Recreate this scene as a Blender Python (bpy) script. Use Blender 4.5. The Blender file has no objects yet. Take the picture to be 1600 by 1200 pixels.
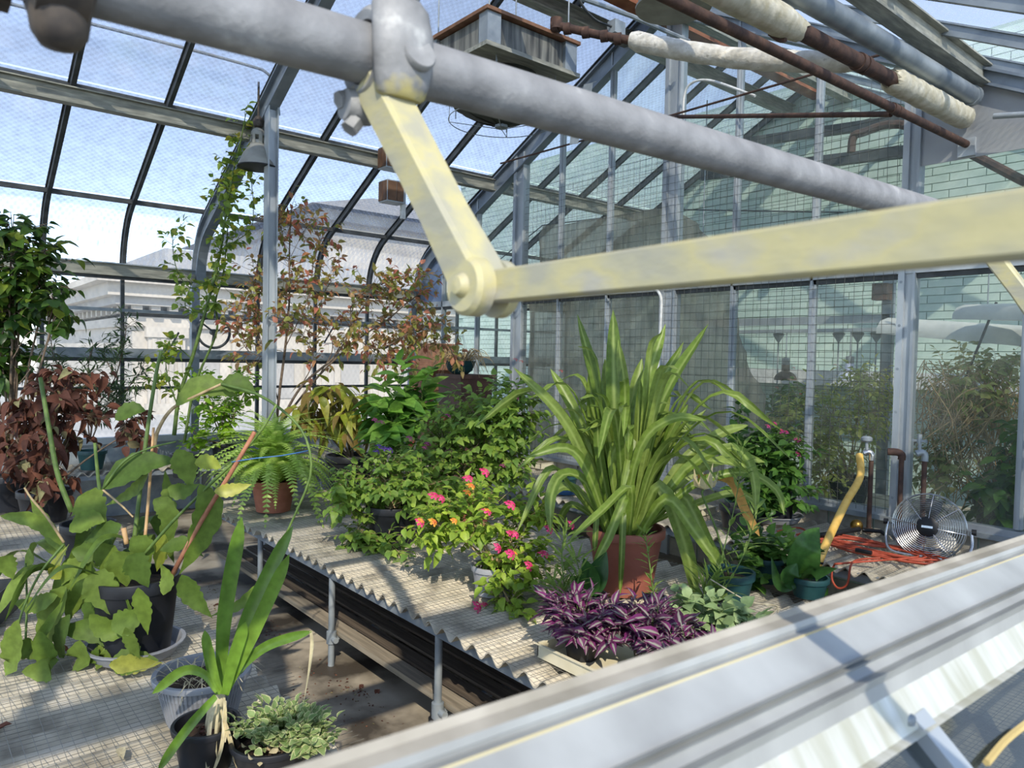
import bpy, bmesh, math, random
from math import sin, cos, pi, radians, sqrt, atan2
from mathutils import Vector as V, Matrix, noise

random.seed(7)
S = bpy.context.scene
COL = S.collection

# ------------------------------------------------------------------ camera, sky, sun, exposure
F_PX = 1142.4
_y, _p, _r = radians(50.304), radians(-2.021), radians(1.223)
CF = V((-cos(_p) * sin(_y), cos(_p) * cos(_y), sin(_p)))
_R0 = V((cos(_y), sin(_y), 0)); _U0 = _R0.cross(CF)
CR = cos(_r) * _R0 + sin(_r) * _U0
CU = -sin(_r) * _R0 + cos(_r) * _U0
CP = V((0, 0, 2.1))
cam_data = bpy.data.cameras.new('camera'); cam = bpy.data.objects.new('camera', cam_data)
COL.objects.link(cam)
cam.matrix_world = Matrix(((CR.x, CU.x, -CF.x, CP.x), (CR.y, CU.y, -CF.y, CP.y), (CR.z, CU.z, -CF.z, CP.z), (0, 0, 0, 1)))
cam_data.sensor_width = 36; cam_data.lens = F_PX / 1600 * 36
cam_data.clip_start = 0.02; cam_data.clip_end = 300
cam_data.dof.use_dof = True; cam_data.dof.focus_distance = 4.6; cam_data.dof.aperture_fstop = 10
S.camera = cam

SUN_TO = V((1.12, -0.66, 1.0)).normalized()
w = bpy.data.worlds.new('sky'); S.world = w; w.use_nodes = True
nt = w.node_tree; nt.nodes.clear()
sk = nt.nodes.new('ShaderNodeTexSky'); sk.sky_type = 'NISHITA'; sk.sun_disc = False
sk.sun_elevation = math.asin(SUN_TO.z); sk.sun_rotation = atan2(SUN_TO.x, SUN_TO.y)
sk.air_density = 1.0; sk.dust_density = 0.05; sk.ozone_density = 3.0; sk.altitude = 2500
bg = nt.nodes.new('ShaderNodeBackground'); bg.inputs['Strength'].default_value = 0.34
wo = nt.nodes.new('ShaderNodeOutputWorld')
wb = nt.nodes.new('ShaderNodeHueSaturation'); wb.inputs['Saturation'].default_value = .7   # the camera's warm white balance
nt.links.new(sk.outputs[0], wb.inputs['Color']); nt.links.new(wb.outputs[0], bg.inputs[0]); nt.links.new(bg.outputs[0], wo.inputs[0])
sd = bpy.data.lights.new('sun', 'SUN'); sd.energy = 4.7; sd.angle = 0.009; sd.color = (1, .9, .75)
so = bpy.data.objects.new('sun', sd); COL.objects.link(so)
so.rotation_euler = SUN_TO.to_track_quat('Z', 'Y').to_euler()
S.view_settings.view_transform = 'Standard'; S.view_settings.look = 'None'
S.view_settings.gamma = 1; S.view_settings.use_curve_mapping = False
S.view_settings.exposure = 0.12
S.cycles.max_bounces = 10; S.cycles.transparent_max_bounces = 32; S.cycles.sample_clamp_indirect = 6
S.cycles.use_denoising = True

# ------------------------------------------------------------------ helpers
def ray(px, py):
    return CF + CR * ((px - 800) / F_PX) - CU * ((py - 600) / F_PX)
def at(px, py, axis, v):
    """the point of the plane axis = v that the photograph shows at a pixel"""
    r = ray(px, py); i = 'xyz'.index(axis)
    return CP + r * ((v - CP[i]) / r[i])
def deep(px, py, d):
    return CP + ray(px, py) * d

def lin(c):
    def f(u):
        u /= 255
        return u / 12.92 if u <= .04045 else ((u + .055) / 1.055) ** 2.4
    return (f(c[0]), f(c[1]), f(c[2]), 1)

def newmat(name):
    m = bpy.data.materials.new(name); m.use_nodes = True
    n = m.node_tree; n.nodes.clear()
    return m, n, n.nodes, n.links

def _inp(nd, name, v):
    if name in nd.inputs: nd.inputs[name].default_value = v

def mat(name, c1, c2=None, rough=.6, metal=0, scale=6, stretch=(1, 1, 1), detail=4, bump=0, bscale=None, c3=None, spec=.4, lo=.35, hi=.65, seam=None):
    """a painted, metal, wooden or stone surface: noise mixes two colours, optionally bump and a third colour in patches"""
    m, n, N, L = newmat(name)
    o = N.new('ShaderNodeOutputMaterial'); b = N.new('ShaderNodeBsdfPrincipled')
    L.new(b.outputs[0], o.inputs[0])
    tc = N.new('ShaderNodeTexCoord'); mp = N.new('ShaderNodeMapping'); mp.inputs['Scale'].default_value = stretch
    L.new(tc.outputs['Object'], mp.inputs[0])
    nz = N.new('ShaderNodeTexNoise'); nz.inputs['Scale'].default_value = scale; nz.inputs['Detail'].default_value = detail
    L.new(mp.outputs[0], nz.inputs['Vector'])
    rp = N.new('ShaderNodeValToRGB'); rp.color_ramp.elements[0].position = lo; rp.color_ramp.elements[1].position = hi
    rp.color_ramp.elements[0].color = lin(c1); rp.color_ramp.elements[1].color = lin(c2 or c1)
    if c3:
        e = rp.color_ramp.elements.new(min(.97, hi + .12)); e.color = lin(c3)
    L.new(nz.outputs['Fac'], rp.inputs[0]); L.new(rp.outputs[0], b.inputs['Base Color'])
    b.inputs['Roughness'].default_value = rough; b.inputs['Metallic'].default_value = metal
    _inp(b, 'Specular IOR Level', spec)
    if bump:
        n2 = N.new('ShaderNodeTexNoise'); n2.inputs['Scale'].default_value = bscale or scale * 4; n2.inputs['Detail'].default_value = 5
        L.new(mp.outputs[0], n2.inputs['Vector'])
        bp = N.new('ShaderNodeBump'); bp.inputs['Strength'].default_value = bump; bp.inputs['Distance'].default_value = .01
        L.new(n2.outputs['Fac'], bp.inputs['Height']); L.new(bp.outputs[0], b.inputs['Normal'])
    return m

def leafmat(name, cols, rough=.45, trans=.35, tcol=None, spec=.35, vein=None):
    """foliage: each leaf takes its own colour of the list; light also passes through"""
    m, n, N, L = newmat(name)
    o = N.new('ShaderNodeOutputMaterial'); b = N.new('ShaderNodeBsdfPrincipled'); t = N.new('ShaderNodeBsdfTranslucent')
    mx = N.new('ShaderNodeMixShader'); mx.inputs[0].default_value = trans
    oi = N.new('ShaderNodeObjectInfo'); ge = N.new('ShaderNodeNewGeometry')
    ad = N.new('ShaderNodeMath'); ad.operation = 'ADD'; fr = N.new('ShaderNodeMath'); fr.operation = 'FRACT'
    L.new(oi.outputs['Random'], ad.inputs[0]); L.new(ge.outputs['Random Per Island'], ad.inputs[1]); L.new(ad.outputs[0], fr.inputs[0])
    rp = N.new('ShaderNodeValToRGB'); el = rp.color_ramp.elements
    el[0].position = 0; el[0].color = lin(cols[0]); el[1].position = 1; el[1].color = lin(cols[-1])
    for i, c in enumerate(cols[1:-1]):
        e = el.new((i + 1) / (len(cols) - 1)); e.color = lin(c)
    L.new(fr.outputs[0], rp.inputs[0])
    col = rp.outputs[0]
    tc = N.new('ShaderNodeTexCoord'); nz = N.new('ShaderNodeTexNoise'); nz.inputs['Scale'].default_value = 30
    L.new(tc.outputs['Object'], nz.inputs['Vector'])
    hs = N.new('ShaderNodeHueSaturation'); ma = N.new('ShaderNodeMapRange'); ma.inputs[1].default_value = .3; ma.inputs[2].default_value = .7
    ma.inputs[3].default_value = .8; ma.inputs[4].default_value = 1.2
    L.new(nz.outputs['Fac'], ma.inputs[0]); L.new(ma.outputs[0], hs.inputs['Value']); L.new(col, hs.inputs['Color'])
    col = hs.outputs[0]
    if vein:
        uv = N.new('ShaderNodeUVMap'); sp = N.new('ShaderNodeSeparateXYZ'); L.new(uv.outputs[0], sp.inputs[0])
        vr = N.new('ShaderNodeValToRGB'); vr.color_ramp.interpolation = 'LINEAR'
        ve = vr.color_ramp.elements; ve[0].position = vein[1]; ve[0].color = (0, 0, 0, 1); ve[1].position = vein[2]; ve[1].color = (1, 1, 1, 1)
        sb = N.new('ShaderNodeMath'); sb.operation = 'SUBTRACT'; sb.inputs[1].default_value = .5
        ab = N.new('ShaderNodeMath'); ab.operation = 'ABSOLUTE'
        L.new(sp.outputs[0], sb.inputs[0]); L.new(sb.outputs[0], ab.inputs[0]); L.new(ab.outputs[0], vr.inputs[0])
        mc = N.new('ShaderNodeMixRGB'); L.new(vr.outputs[0], mc.inputs[0])
        if vein[3]:   # edge colour
            L.new(col, mc.inputs[1]); mc.inputs[2].default_value = lin(vein[0])
        else:         # stripe colour down the middle
            mc.inputs[1].default_value = lin(vein[0]); L.new(col, mc.inputs[2])
        col = mc.outputs[0]
    L.new(col, b.inputs['Base Color'])
    b.inputs['Roughness'].default_value = rough; _inp(b, 'Specular IOR Level', spec)
    br = N.new('ShaderNodeHueSaturation'); br.inputs['Value'].default_value = 1.5; br.inputs['Saturation'].default_value = .95
    L.new(col, br.inputs['Color']); L.new(br.outputs[0], t.inputs[0])
    L.new(b.outputs[0], mx.inputs[1]); L.new(t.outputs[0], mx.inputs[2]); L.new(mx.outputs[0], o.inputs[0])
    return m

def glassmat(name, tint, haze, hazecol, rough=.08, gloss=.5, scale=3, var=.5, wire=0, stretch=(1, 1, 1)):
    """dirty clear glass: see-through, a film of dust that scatters light, a weak mirror at grazing angles"""
    m, n, N, L = newmat(name)
    o = N.new('ShaderNodeOutputMaterial')
    tr = N.new('ShaderNodeBsdfTransparent'); tr.inputs[0].default_value = tuple(x for x in tint) + (1,)
    df = N.new('ShaderNodeBsdfDiffuse'); df.inputs[0].default_value = lin(hazecol)
    tl = N.new('ShaderNodeBsdfTranslucent'); tl.inputs[0].default_value = lin(hazecol)
    dt = N.new('ShaderNodeMixShader'); dt.inputs[0].default_value = .5
    L.new(df.outputs[0], dt.inputs[1]); L.new(tl.outputs[0], dt.inputs[2])
    tc = N.new('ShaderNodeTexCoord'); mp = N.new('ShaderNodeMapping'); mp.inputs['Scale'].default_value = stretch
    L.new(tc.outputs['Object'], mp.inputs[0])
    oi = N.new('ShaderNodeObjectInfo')
    va = N.new('ShaderNodeVectorMath'); va.operation = 'ADD'; L.new(mp.outputs[0], va.inputs[0]); 
    sc = N.new('ShaderNodeVectorMath'); sc.operation = 'SCALE'; sc.inputs[0].default_value = (13, 7, 5); L.new(oi.outputs['Random'], sc.inputs['Scale'])
    L.new(sc.outputs[0], va.inputs[1])
    nz = N.new('ShaderNodeTexNoise'); nz.inputs['Scale'].default_value = scale; nz.inputs['Detail'].default_value = 8; nz.inputs['Roughness'].default_value = .7
    L.new(va.outputs[0], nz.inputs['Vector'])
    mr = N.new('ShaderNodeMapRange'); mr.inputs[1].default_value = .3; mr.inputs[2].default_value = .7
    mr.inputs[3].default_value = haze * (1 - var); mr.inputs[4].default_value = haze * (1 + var)
    L.new(nz.outputs['Fac'], mr.inputs[0])
    hz = mr.outputs[0]
    if wire:   # the diamond relief rolled into wired glass
        for sgn in (1, -1):
            wv = N.new('ShaderNodeTexWave'); wv.bands_direction = 'Y'; wv.inputs['Scale'].default_value = wire; wv.inputs['Distortion'].default_value = .6
            m_ = N.new('ShaderNodeMapping'); m_.inputs['Rotation'].default_value = (.5 * sgn, 0, .9 * sgn); L.new(tc.outputs['Object'], m_.inputs[0]); L.new(m_.outputs[0], wv.inputs[0])
            mm = N.new('ShaderNodeMapRange'); mm.inputs[3].default_value = .8; mm.inputs[4].default_value = 1.2; L.new(wv.outputs['Fac'], mm.inputs[0])
            mu_ = N.new('ShaderNodeMath'); mu_.operation = 'MULTIPLY'; L.new(hz, mu_.inputs[0]); L.new(mm.outputs[0], mu_.inputs[1]); hz = mu_.outputs[0]
    m1 = N.new('ShaderNodeMixShader'); L.new(hz, m1.inputs[0]); L.new(tr.outputs[0], m1.inputs[1]); L.new(dt.outputs[0], m1.inputs[2])
    gl = N.new('ShaderNodeBsdfGlossy'); gl.inputs['Roughness'].default_value = rough
    fr = N.new('ShaderNodeFresnel'); fr.inputs[0].default_value = 1.45
    mu = N.new('ShaderNodeMath'); mu.operation = 'MULTIPLY'; mu.inputs[1].default_value = gloss; L.new(fr.outputs[0], mu.inputs[0])
    m2 = N.new('ShaderNodeMixShader'); L.new(mu.outputs[0], m2.inputs[0]); L.new(m1.outputs[0], m2.inputs[1]); L.new(gl.outputs[0], m2.inputs[2])
    L.new(m2.outputs[0], o.inputs[0])
    return m

class MB:
    """collects faces; build() links them as ONE mesh object"""
    def __init__(s): s.v = []; s.f = []; s.uv = {}
    def add(s, vs, fs, uvs=None):
        k = len(s.v); s.v += [tuple(v) for v in vs]
        for f in fs: s.f.append(tuple(i + k for i in f))
        if uvs:
            for i, u in enumerate(uvs): s.uv[k + i] = u
        return s
    def box(s, a, b):
        x0, y0, z0 = a; x1, y1, z1 = b
        return s.add([(x0, y0, z0), (x1, y0, z0), (x1, y1, z0), (x0, y1, z0), (x0, y0, z1), (x1, y0, z1), (x1, y1, z1), (x0, y1, z1)],
                     [(0, 3, 2, 1), (4, 5, 6, 7), (0, 1, 5, 4), (1, 2, 6, 5), (2, 3, 7, 6), (3, 0, 4, 7)])
    def obox(s, c, ax, ay, az):
        """box about c with half-axes ax, ay, az"""
        c = V(c); ax = V(ax); ay = V(ay); az = V(az); vs = []
        for k in (-1, 1):
            for i, j in ((-1, -1), (1, -1), (1, 1), (-1, 1)):
                vs.append(c + i * ax + j * ay + k * az)
        return s.add(vs, [(0, 3, 2, 1), (4, 5, 6, 7), (0, 1, 5, 4), (1, 2, 6, 5), (2, 3, 7, 6), (3, 0, 4, 7)])
    def tube(s, pts, r, n=8, cap=True, uvlen=False):
        pts = [V(p) for p in pts]; m = len(pts)
        rs = r if isinstance(r, (list, tuple)) else [r] * m
        t0 = (pts[1] - pts[0]).normalized()
        u = t0.orthogonal().normalized()
        vs = []
        for i, p in enumerate(pts):
            t = (pts[min(i + 1, m - 1)] - pts[max(i - 1, 0)])
            t = t.normalized() if t.length > 1e-9 else t0
            u = (u - t * u.dot(t))
            u = u.normalized() if u.length > 1e-6 else t.orthogonal().normalized()
            b = t.cross(u)
            for k in range(n):
                a = 2 * pi * k / n
                vs.append(p + (u * cos(a) + b * sin(a)) * rs[i])
        fs = []
        for i in range(m - 1):
            for k in range(n):
                fs.append((i * n + k, i * n + (k + 1) % n, (i + 1) * n + (k + 1) % n, (i + 1) * n + k))
        if cap:
            fs.append(tuple(range(n - 1, -1, -1))); fs.append(tuple((m - 1) * n + k for k in range(n)))
        return s.add(vs, fs)
    def lathe(s, prof, n=24, c=(0, 0, 0), M=None, cap=True):
        """prof: (radius, height) list turned about z through c, or about M's z axis"""
        vs = []; fs = []; m = len(prof)
        for r, z in prof:
            for k in range(n):
                a = 2 * pi * k / n
                p = V((r * cos(a), r * sin(a), z))
                vs.append((M @ p) if M else p + V(c))
        for i in range(m - 1):
            for k in range(n):
                fs.append((i * n + k, i * n + (k + 1) % n, (i + 1) * n + (k + 1) % n, (i + 1) * n + k))
        if cap and prof[0][0] > 1e-6: fs.append(tuple(range(n - 1, -1, -1)))
        if cap and prof[-1][0] > 1e-6: fs.append(tuple((m - 1) * n + k for k in range(n)))
        return s.add(vs, fs)
    def extr(s, poly, d):
        """a planar polygon of 3-D points pushed along d into a solid"""
        n = len(poly); d = V(d); a = [V(p) for p in poly]
        return s.add(a + [p + d for p in a], [tuple(range(n - 1, -1, -1)), tuple(range(n, 2 * n))] + [(i, (i + 1) % n, n + (i + 1) % n, n + i) for i in range(n)])
    def loft(s, rings, closed=True, cap=True):
        n = len(rings[0]); vs = [p for r in rings for p in r]; fs = []
        for i in range(len(rings) - 1):
            for k in range(n if closed else n - 1):
                fs.append((i * n + k, i * n + (k + 1) % n, (i + 1) * n + (k + 1) % n, (i + 1) * n + k))
        if cap and closed:
            fs.append(tuple(range(n - 1, -1, -1))); fs.append(tuple((len(rings) - 1) * n + k for k in range(n)))
        return s.add(vs, fs)
    def mesh(s, name, m=None, smooth=None):
        me = bpy.data.meshes.new(name); me.from_pydata(s.v, [], s.f); me.update()
        if m: 
            for x in (m if isinstance(m, (list, tuple)) else [m]): me.materials.append(x)
        if s.uv:
            ul = me.uv_layers.new(name='UVMap')
            for l in me.loops: ul.data[l.index].uv = s.uv.get(l.vertex_index, (0, 0))
        if smooth is not None:
            me.polygons.foreach_set('use_smooth', [True] * len(me.polygons))
            if smooth < 179: me.set_sharp_from_angle(angle=radians(smooth))
        return me
    def build(s, name, m=None, parent=None, smooth=None, loc=None):
        return link(name, s.mesh(name, m, smooth), parent, loc)

def link(name, me, parent=None, loc=None):
    o = bpy.data.objects.new(name, me); COL.objects.link(o)
    if parent is not None: o.parent = parent
    if loc is not None: o.location = loc
    return o
def tag(o, label=None, cat=None, group=None, kind=None):
    if label: o['label'] = label
    if cat: o['category'] = cat
    if group: o['group'] = group
    if kind: o['kind'] = kind
    return o
def thing(name, label, cat, loc=(0, 0, 0), group=None):
    o = bpy.data.objects.new(name, None); COL.objects.link(o); o.location = loc; o.empty_display_size = .1
    return tag(o, label, cat, group)
def struct(name):
    o = bpy.data.objects.new(name, None); COL.objects.link(o)
    o['kind'] = 'structure'; return o
def plane_box(a, b): return MB().box(a, b)
def lerp(a, b, t): return a + (b - a) * t
def bez(p, n=12):
    """smooth curve through the points (Catmull-Rom)"""
    p = [V(q) for q in p]
    if len(p) < 3: return [p[0].lerp(p[-1], i / n) for i in range(n + 1)]
    q = [2 * p[0] - p[1]] + p + [2 * p[-1] - p[-2]]; out = []
    per = max(2, n // (len(p) - 1))
    for i in range(1, len(q) - 2):
        for k in range(per):
            t = k / per; a, b, c, d = q[i - 1], q[i], q[i + 1], q[i + 2]
            out.append(.5 * ((2 * b) + (c - a) * t + (2 * a - 5 * b + 4 * c - d) * t * t + (3 * b - a - 3 * c + d) * t ** 3))
    out.append(p[-1]); return out
# ------------------------------------------------------------------ materials of the building
M = {}
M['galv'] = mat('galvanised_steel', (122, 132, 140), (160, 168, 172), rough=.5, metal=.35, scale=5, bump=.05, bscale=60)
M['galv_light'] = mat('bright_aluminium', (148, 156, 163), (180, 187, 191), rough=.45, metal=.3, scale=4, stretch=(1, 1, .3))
M['bar'] = mat('dark_shaded_bar', (56, 60, 63), (80, 84, 86), rough=.6, metal=.2, scale=7)  # galvanised glazing bars with shade put into the colour; also other dark metal
M['rafter'] = mat('galvanised_rafter', (112, 122, 132), (140, 150, 160), rough=.5, metal=.3, scale=4)
M['purlin'] = mat('dusty_purlin', (128, 130, 122), (164, 164, 152), rough=.65, metal=.15, scale=9, stretch=(4, .6, 4), c3=(190, 190, 178))
M['rust'] = mat('rusty_iron', (64, 50, 46), (90, 68, 58), rough=.85, scale=14, bump=.25, c3=(128, 98, 78))
M['orange_rust'] = mat('orange_rust_primer', (126, 76, 52), (158, 102, 72), rough=.8, scale=6, c3=(190, 150, 120))
M['concrete'] = mat('wet_stained_concrete', (66, 60, 52), (160, 151, 134), rough=.6, scale=1.7, detail=9, bump=.12, bscale=30, lo=.4, hi=.55, c3=(178, 170, 154))
M['curb'] = mat('pale_block_curb', (150, 146, 132), (178, 172, 158), rough=.85, scale=9, bump=.2)
M['deck'] = mat('pale_roof_deck', (182, 182, 178), (200, 199, 194), rough=.85, scale=.6)
M['walkway'] = mat('grey_walkway', (110, 110, 106), (140, 140, 134), rough=.9, scale=2)
M['panel'] = mat('flat_grey_sheet', (150, 154, 158), (166, 169, 171), rough=.38, metal=.1, scale=2)
M['mint'] = mat('mint_painted_block', (184, 206, 192), (200, 218, 205), rough=.7, scale=4, bump=.08, bscale=40)
M['mortar'] = mat('mint_mortar', (150, 172, 160), (160, 182, 168), rough=.9)
M['roofglass'] = glassmat('dusty_roof_glass', (.93, .95, .97), .33, (206, 218, 238), scale=9, var=.5, gloss=.3, wire=8)
M['sideglass'] = glassmat('dusty_side_glass', (.95, .96, .97), .16, (214, 214, 210), scale=5, var=.5, gloss=.3, wire=8)
M['partglass'] = glassmat('dusty_partition_glass', (.93, .965, .95), .17, (178, 190, 184), scale=2.5, var=.6, gloss=.55)
M['bluepane'] = mat('opaque_blue_pane', (96, 116, 150), (128, 146, 176), rough=.35, scale=3)
M['wire'] = mat('galvanised_wire', (92, 96, 92), (120, 122, 116), rough=.5, metal=.5)

# ------------------------------------------------------------------ ground, floor
XL, XRIDGE, XR = -10.28, -5.33, -.38
YP, YB, YF = 6.42, 9.95, -3.06           # partition, mint wall, near end
BARS = [6.42 - .8617 * k for k in range(0, 12)]
BARS_N = [6.42 + .8617 * k for k in range(1, 5)]
g = MB(); g.box((-90, -60, -.45), (-10.45, 90, -.3)); o = g.build('ground', M['deck']); o['kind'] = 'structure'
g = MB(); g.box((.4, -60, -.45), (40, 90, -.3)); o = g.build('ground', M['walkway']); o['kind'] = 'structure'
g = MB(); g.box((-10.45, -3.2, -.3), (.4, 10.2, 0)); o = g.build('floor', M['concrete']); o['kind'] = 'structure'

SL = .51
def roof_z(x): return 6.15 - SL * abs(x - XRIDGE)
def profile():
    """curved-eave section of the left slope from the eave to the ridge: (x, z)"""
    th = math.atan(SL); zc = roof_z(XL); T = .58
    R_ = T / math.tan((pi / 2 - th) / 2)
    cx, cz = XL + R_, zc - T
    out = [(XL, 3.08)]
    for i in range(9):
        a = pi - (pi / 2 - th) * i / 8
        out.append((cx + R_ * cos(a), cz + R_ * sin(a)))
    out.append((-8.2, roof_z(-8.2))); out.append((XRIDGE, roof_z(XRIDGE)))
    return out
PROF = profile()
def mir(p): return [(2 * XRIDGE - x, z) for x, z in p]
def sub(prof, x0, x1):
    """the part of a profile between two x (left slope, rising)"""
    out = []
    for (xa, za), (xb, zb) in zip(prof, prof[1:]):
        if xb <= x0 or xa >= x1:
            continue
        def q(x): return (x, za + (zb - za) * (x - xa) / max(1e-9, xb - xa))
        a = (xa, za) if xa >= x0 else q(x0); b = (xb, zb) if xb <= x1 else q(x1)
        if not out: out.append(a)
        out.append(b)
    return out
def sweep_bar(mb, prof, y, wid, d0, d1):
    """a rectangular bar along an (x, z) profile, from d0 to d1 below the glass"""
    rings = []
    for i, (x, z) in enumerate(prof):
        xa, za = prof[max(i - 1, 0)]; xb, zb = prof[min(i + 1, len(prof) - 1)]
        t = V((xb - xa, 0, zb - za)).normalized(); nrm = V((-t.z, 0, t.x))
        if nrm.z < 0 or (abs(nrm.z) < .05 and (nrm.x > 0) == (x < XRIDGE)): nrm = -nrm
        p = V((x, 0, z))
        rings.append([V((0, y - wid / 2, 0)) + p - nrm * d0, V((0, y + wid / 2, 0)) + p - nrm * d0, V((0, y + wid / 2, 0)) + p - nrm * d1, V((0, y - wid / 2, 0)) + p - nrm * d1])
    mb.loft(rings)

ceil = struct('ceiling')
allbars = sorted(BARS + BARS_N)
CROSS = [XL, -9.72, -8.2, -6.75, XRIDGE + .06]
me_bar = None
for side in (0, 1):
    pr = PROF if side == 0 else mir(PROF)
    base = MB(); sweep_bar(base, pr, 0, .042, .012, .085); sweep_bar(base, pr, 0, .075, .004, .016)
    meb = base.mesh('glazing_bar', M['bar' if side == 0 else 'galv'])  # left bars coloured dark as if shaded, right bars paler as if sunlit
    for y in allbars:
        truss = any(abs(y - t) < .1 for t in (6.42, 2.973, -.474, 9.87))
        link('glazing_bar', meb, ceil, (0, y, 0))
    for y in (6.42 - .02, 2.973, -.474):
        t = MB(); 
        dp = .3 if side == 0 else .2; sweep_bar(t, pr, y, .03, .09, dp); sweep_bar(t, pr, y, .12, .085, .105); sweep_bar(t, pr, y, .12, dp - .015, dp + .005)
        t.build('truss_rafter', M['rafter'], ceil)
    # panes: one object per bay and row
    rows = list(zip(CROSS, CROSS[1:]))
    for r, (xa, xb) in enumerate(rows):
        seg = sub(PROF, xa + .01, xb - .01)
        if r == 0: seg = [(XL, 3.17)] + [q for q in seg if q[1] > 3.18]
        if side: seg = mir(seg)
        m = MB(); n = len(seg); h = .8617 / 2 - .02
        up = .006
        m.add([(x, -h, z) for x, z in seg] + [(x, h, z) for x, z in seg] + [(x, -h, z + up) for x, z in seg] + [(x, h, z + up) for x, z in seg],
              [(i, i + 1, n + i + 1, n + i) for i in range(n - 1)])
        mep = m.mesh('pane', M['roofglass'], 60)
        for ya, yb in zip(allbars, allbars[1:]):
            if side and -.3 < (ya + yb) / 2 < 1.3 and r == 0: continue     # the opened vent
            link('pane', mep, ceil, (0, (ya + yb) / 2, 0))
    # purlins and cross bars along the house
    y0, y1 = YF - .2, YB
    sgn = -1 if side == 0 else 1
    for px_ in (-8.2, -5.75):
        x = px_ if side == 0 else (2 * XRIDGE - px_)
        if side == 1 and px_ == -8.2: x = -2.12
        z = roof_z(x) - .1
        p = MB(); p.box((x - .022, y0, z - .13), (x + .022, y1, z + .0)); p.box((x - .05, y0, z - .145), (x + .07, y1, z - .13)); p.box((x - .05, y0, z), (x + .07, y1, z + .012))
        p.build('purlin', M['purlin'], ceil)
        q = MB(); q.box((x - .1, y0, z + .03), (x - .03, y1, z + .075)); q.build('purlin_lip', M['bar'], ceil)
    for cx in (-9.72, -6.75):
        x = cx if side == 0 else 2 * XRIDGE - cx
        zz = sub(PROF, cx - .01, cx + .01)[0][1]
        q = MB(); q.box((x - .03, y0, zz - .06), (x + .03, y1, zz - .01)); q.build('cross_bar', M['bar'], ceil)
rb = MB(); rb.box((XRIDGE - .03, YF, 5.86), (XRIDGE + .03, YB, 6.06)); rb.box((XRIDGE - .09, YF, 5.85), (XRIDGE + .09, YB, 5.865)); rb.box((XRIDGE - .09, YF, 6.055), (XRIDGE + .09, YB, 6.07))
rb.build('ridge_beam', M['orange_rust'], ceil)
rc = MB(); rc.extr([(XRIDGE - .14, YF, 6.1), (XRIDGE + .14, YF, 6.1), (XRIDGE, YF, 6.2)], (0, YB - YF, 0)); rc.build('ridge_cap', M['galv'], ceil)

# ------------------------------------------------------------------ left wall (curved-eave side) and right wall
def side_wall(name, X, s, opening):
    """s: +1 the inside is towards +x"""
    w_ = struct(name)
    k = MB(); k.box((X - .1, YF, 0), (X + .02, YB, .92)) if s > 0 else k.box((X - .02, YF, 0), (X + .1, YB, .92))
    k.build('knee_panel', M['galv'], w_)
    def beam(nm, z0, z1, d, m, ys=None):
        for (a, b) in (ys or [(YF, YB)]):
            q = MB(); q.box((min(X - .03 * s, X + d * s), a, z0), (max(X - .03 * s, X + d * s), b, z1)); q.build(nm, M[m], w_)
    beam('sill_cap', .92, 1.0, .07, 'galv_light')
    spans = [(YF, YB)] if not opening else [(YF, opening[0]), (opening[1], YB)]
    beam('middle_sill', 2.0, 2.12, .08, 'galv', spans); beam('middle_sill_shadow_strip', 1.955, 2.0, .05, 'bar', spans)  # the dark strip below the sill stands for its shadow
    beam('eave_gutter', 3.02, 3.16, .11, 'purlin'); beam('eave_lip', 2.985, 3.02, .06, 'bar'); beam('eave_ledge', 3.16, 3.175, .15, 'galv_light')
    beam('window_rail', 2.58, 2.62, .03, 'galv', spans)
    beam('window_rail', 1.6, 1.635, .03, 'bar', spans)
    mm = MB(); mm.box((-.022, -.022, 0), (.022, .022, .86)); me1 = mm.mesh('mullion', M['bar'])
    mm = MB(); mm.box((-.022, -.022, 0), (.022, .022, .96)); me2 = mm.mesh('mullion', M['bar'])
    for y in allbars:
        if opening and opening[0] + .1 < y < opening[1] - .1: continue
        link('mullion', me1, w_, (X, y, 2.12)); link('mullion', me2, w_, (X, y, 1.0))
    hh = .8617 / 2 - .025
    def pane(z0, z1):
        q = MB(); q.add([(0, -hh, z0), (0, hh, z0), (0, hh, z1), (0, -hh, z1)], [(0, 1, 2, 3)]); return q.mesh('pane', M['sideglass'])
    ps = [pane(1.0, 1.6), pane(1.635, 1.955), pane(2.12, 2.58), pane(2.62, 2.985)]
    for a, b in zip(allbars, allbars[1:]):
        c = (a + b) / 2
        if opening and opening[0] < c < opening[1]: continue
        for p in ps: link('pane', p, w_, (X - .012 * s, c, 0))
    for y in (6.36, 2.973, -.474):
        if opening and opening[0] < y < opening[1]: continue
        q = MB(); q.box((X, y - .05, 0), (X + .09 * s, y + .05, 3.1)) if s > 0 else q.box((X - .09, y - .05, 0), (X, y + .05, 3.1)); q.build('wall_post', M['rafter'], w_)
    return w_
wall_l = side_wall('wall_left', XL, 1, None)
wall_r = side_wall('wall_right', XR, -1, (-.5, 2.15))

# inside columns that carry the purlin
for y in (2.973,):
    q = MB(); x = -7.62
    q.box((x - .012, y - .045, 0), (x + .012, y + .045, roof_z(x) - .3)); q.box((x - .06, y - .055, 0), (x + .06, y - .043, roof_z(x) - .3)); q.box((x - .06, y + .043, 0), (x + .06, y + .055, roof_z(x) - .3))
    o = q.build('column', M['galv_light']); o['kind'] = 'structure'

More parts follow.
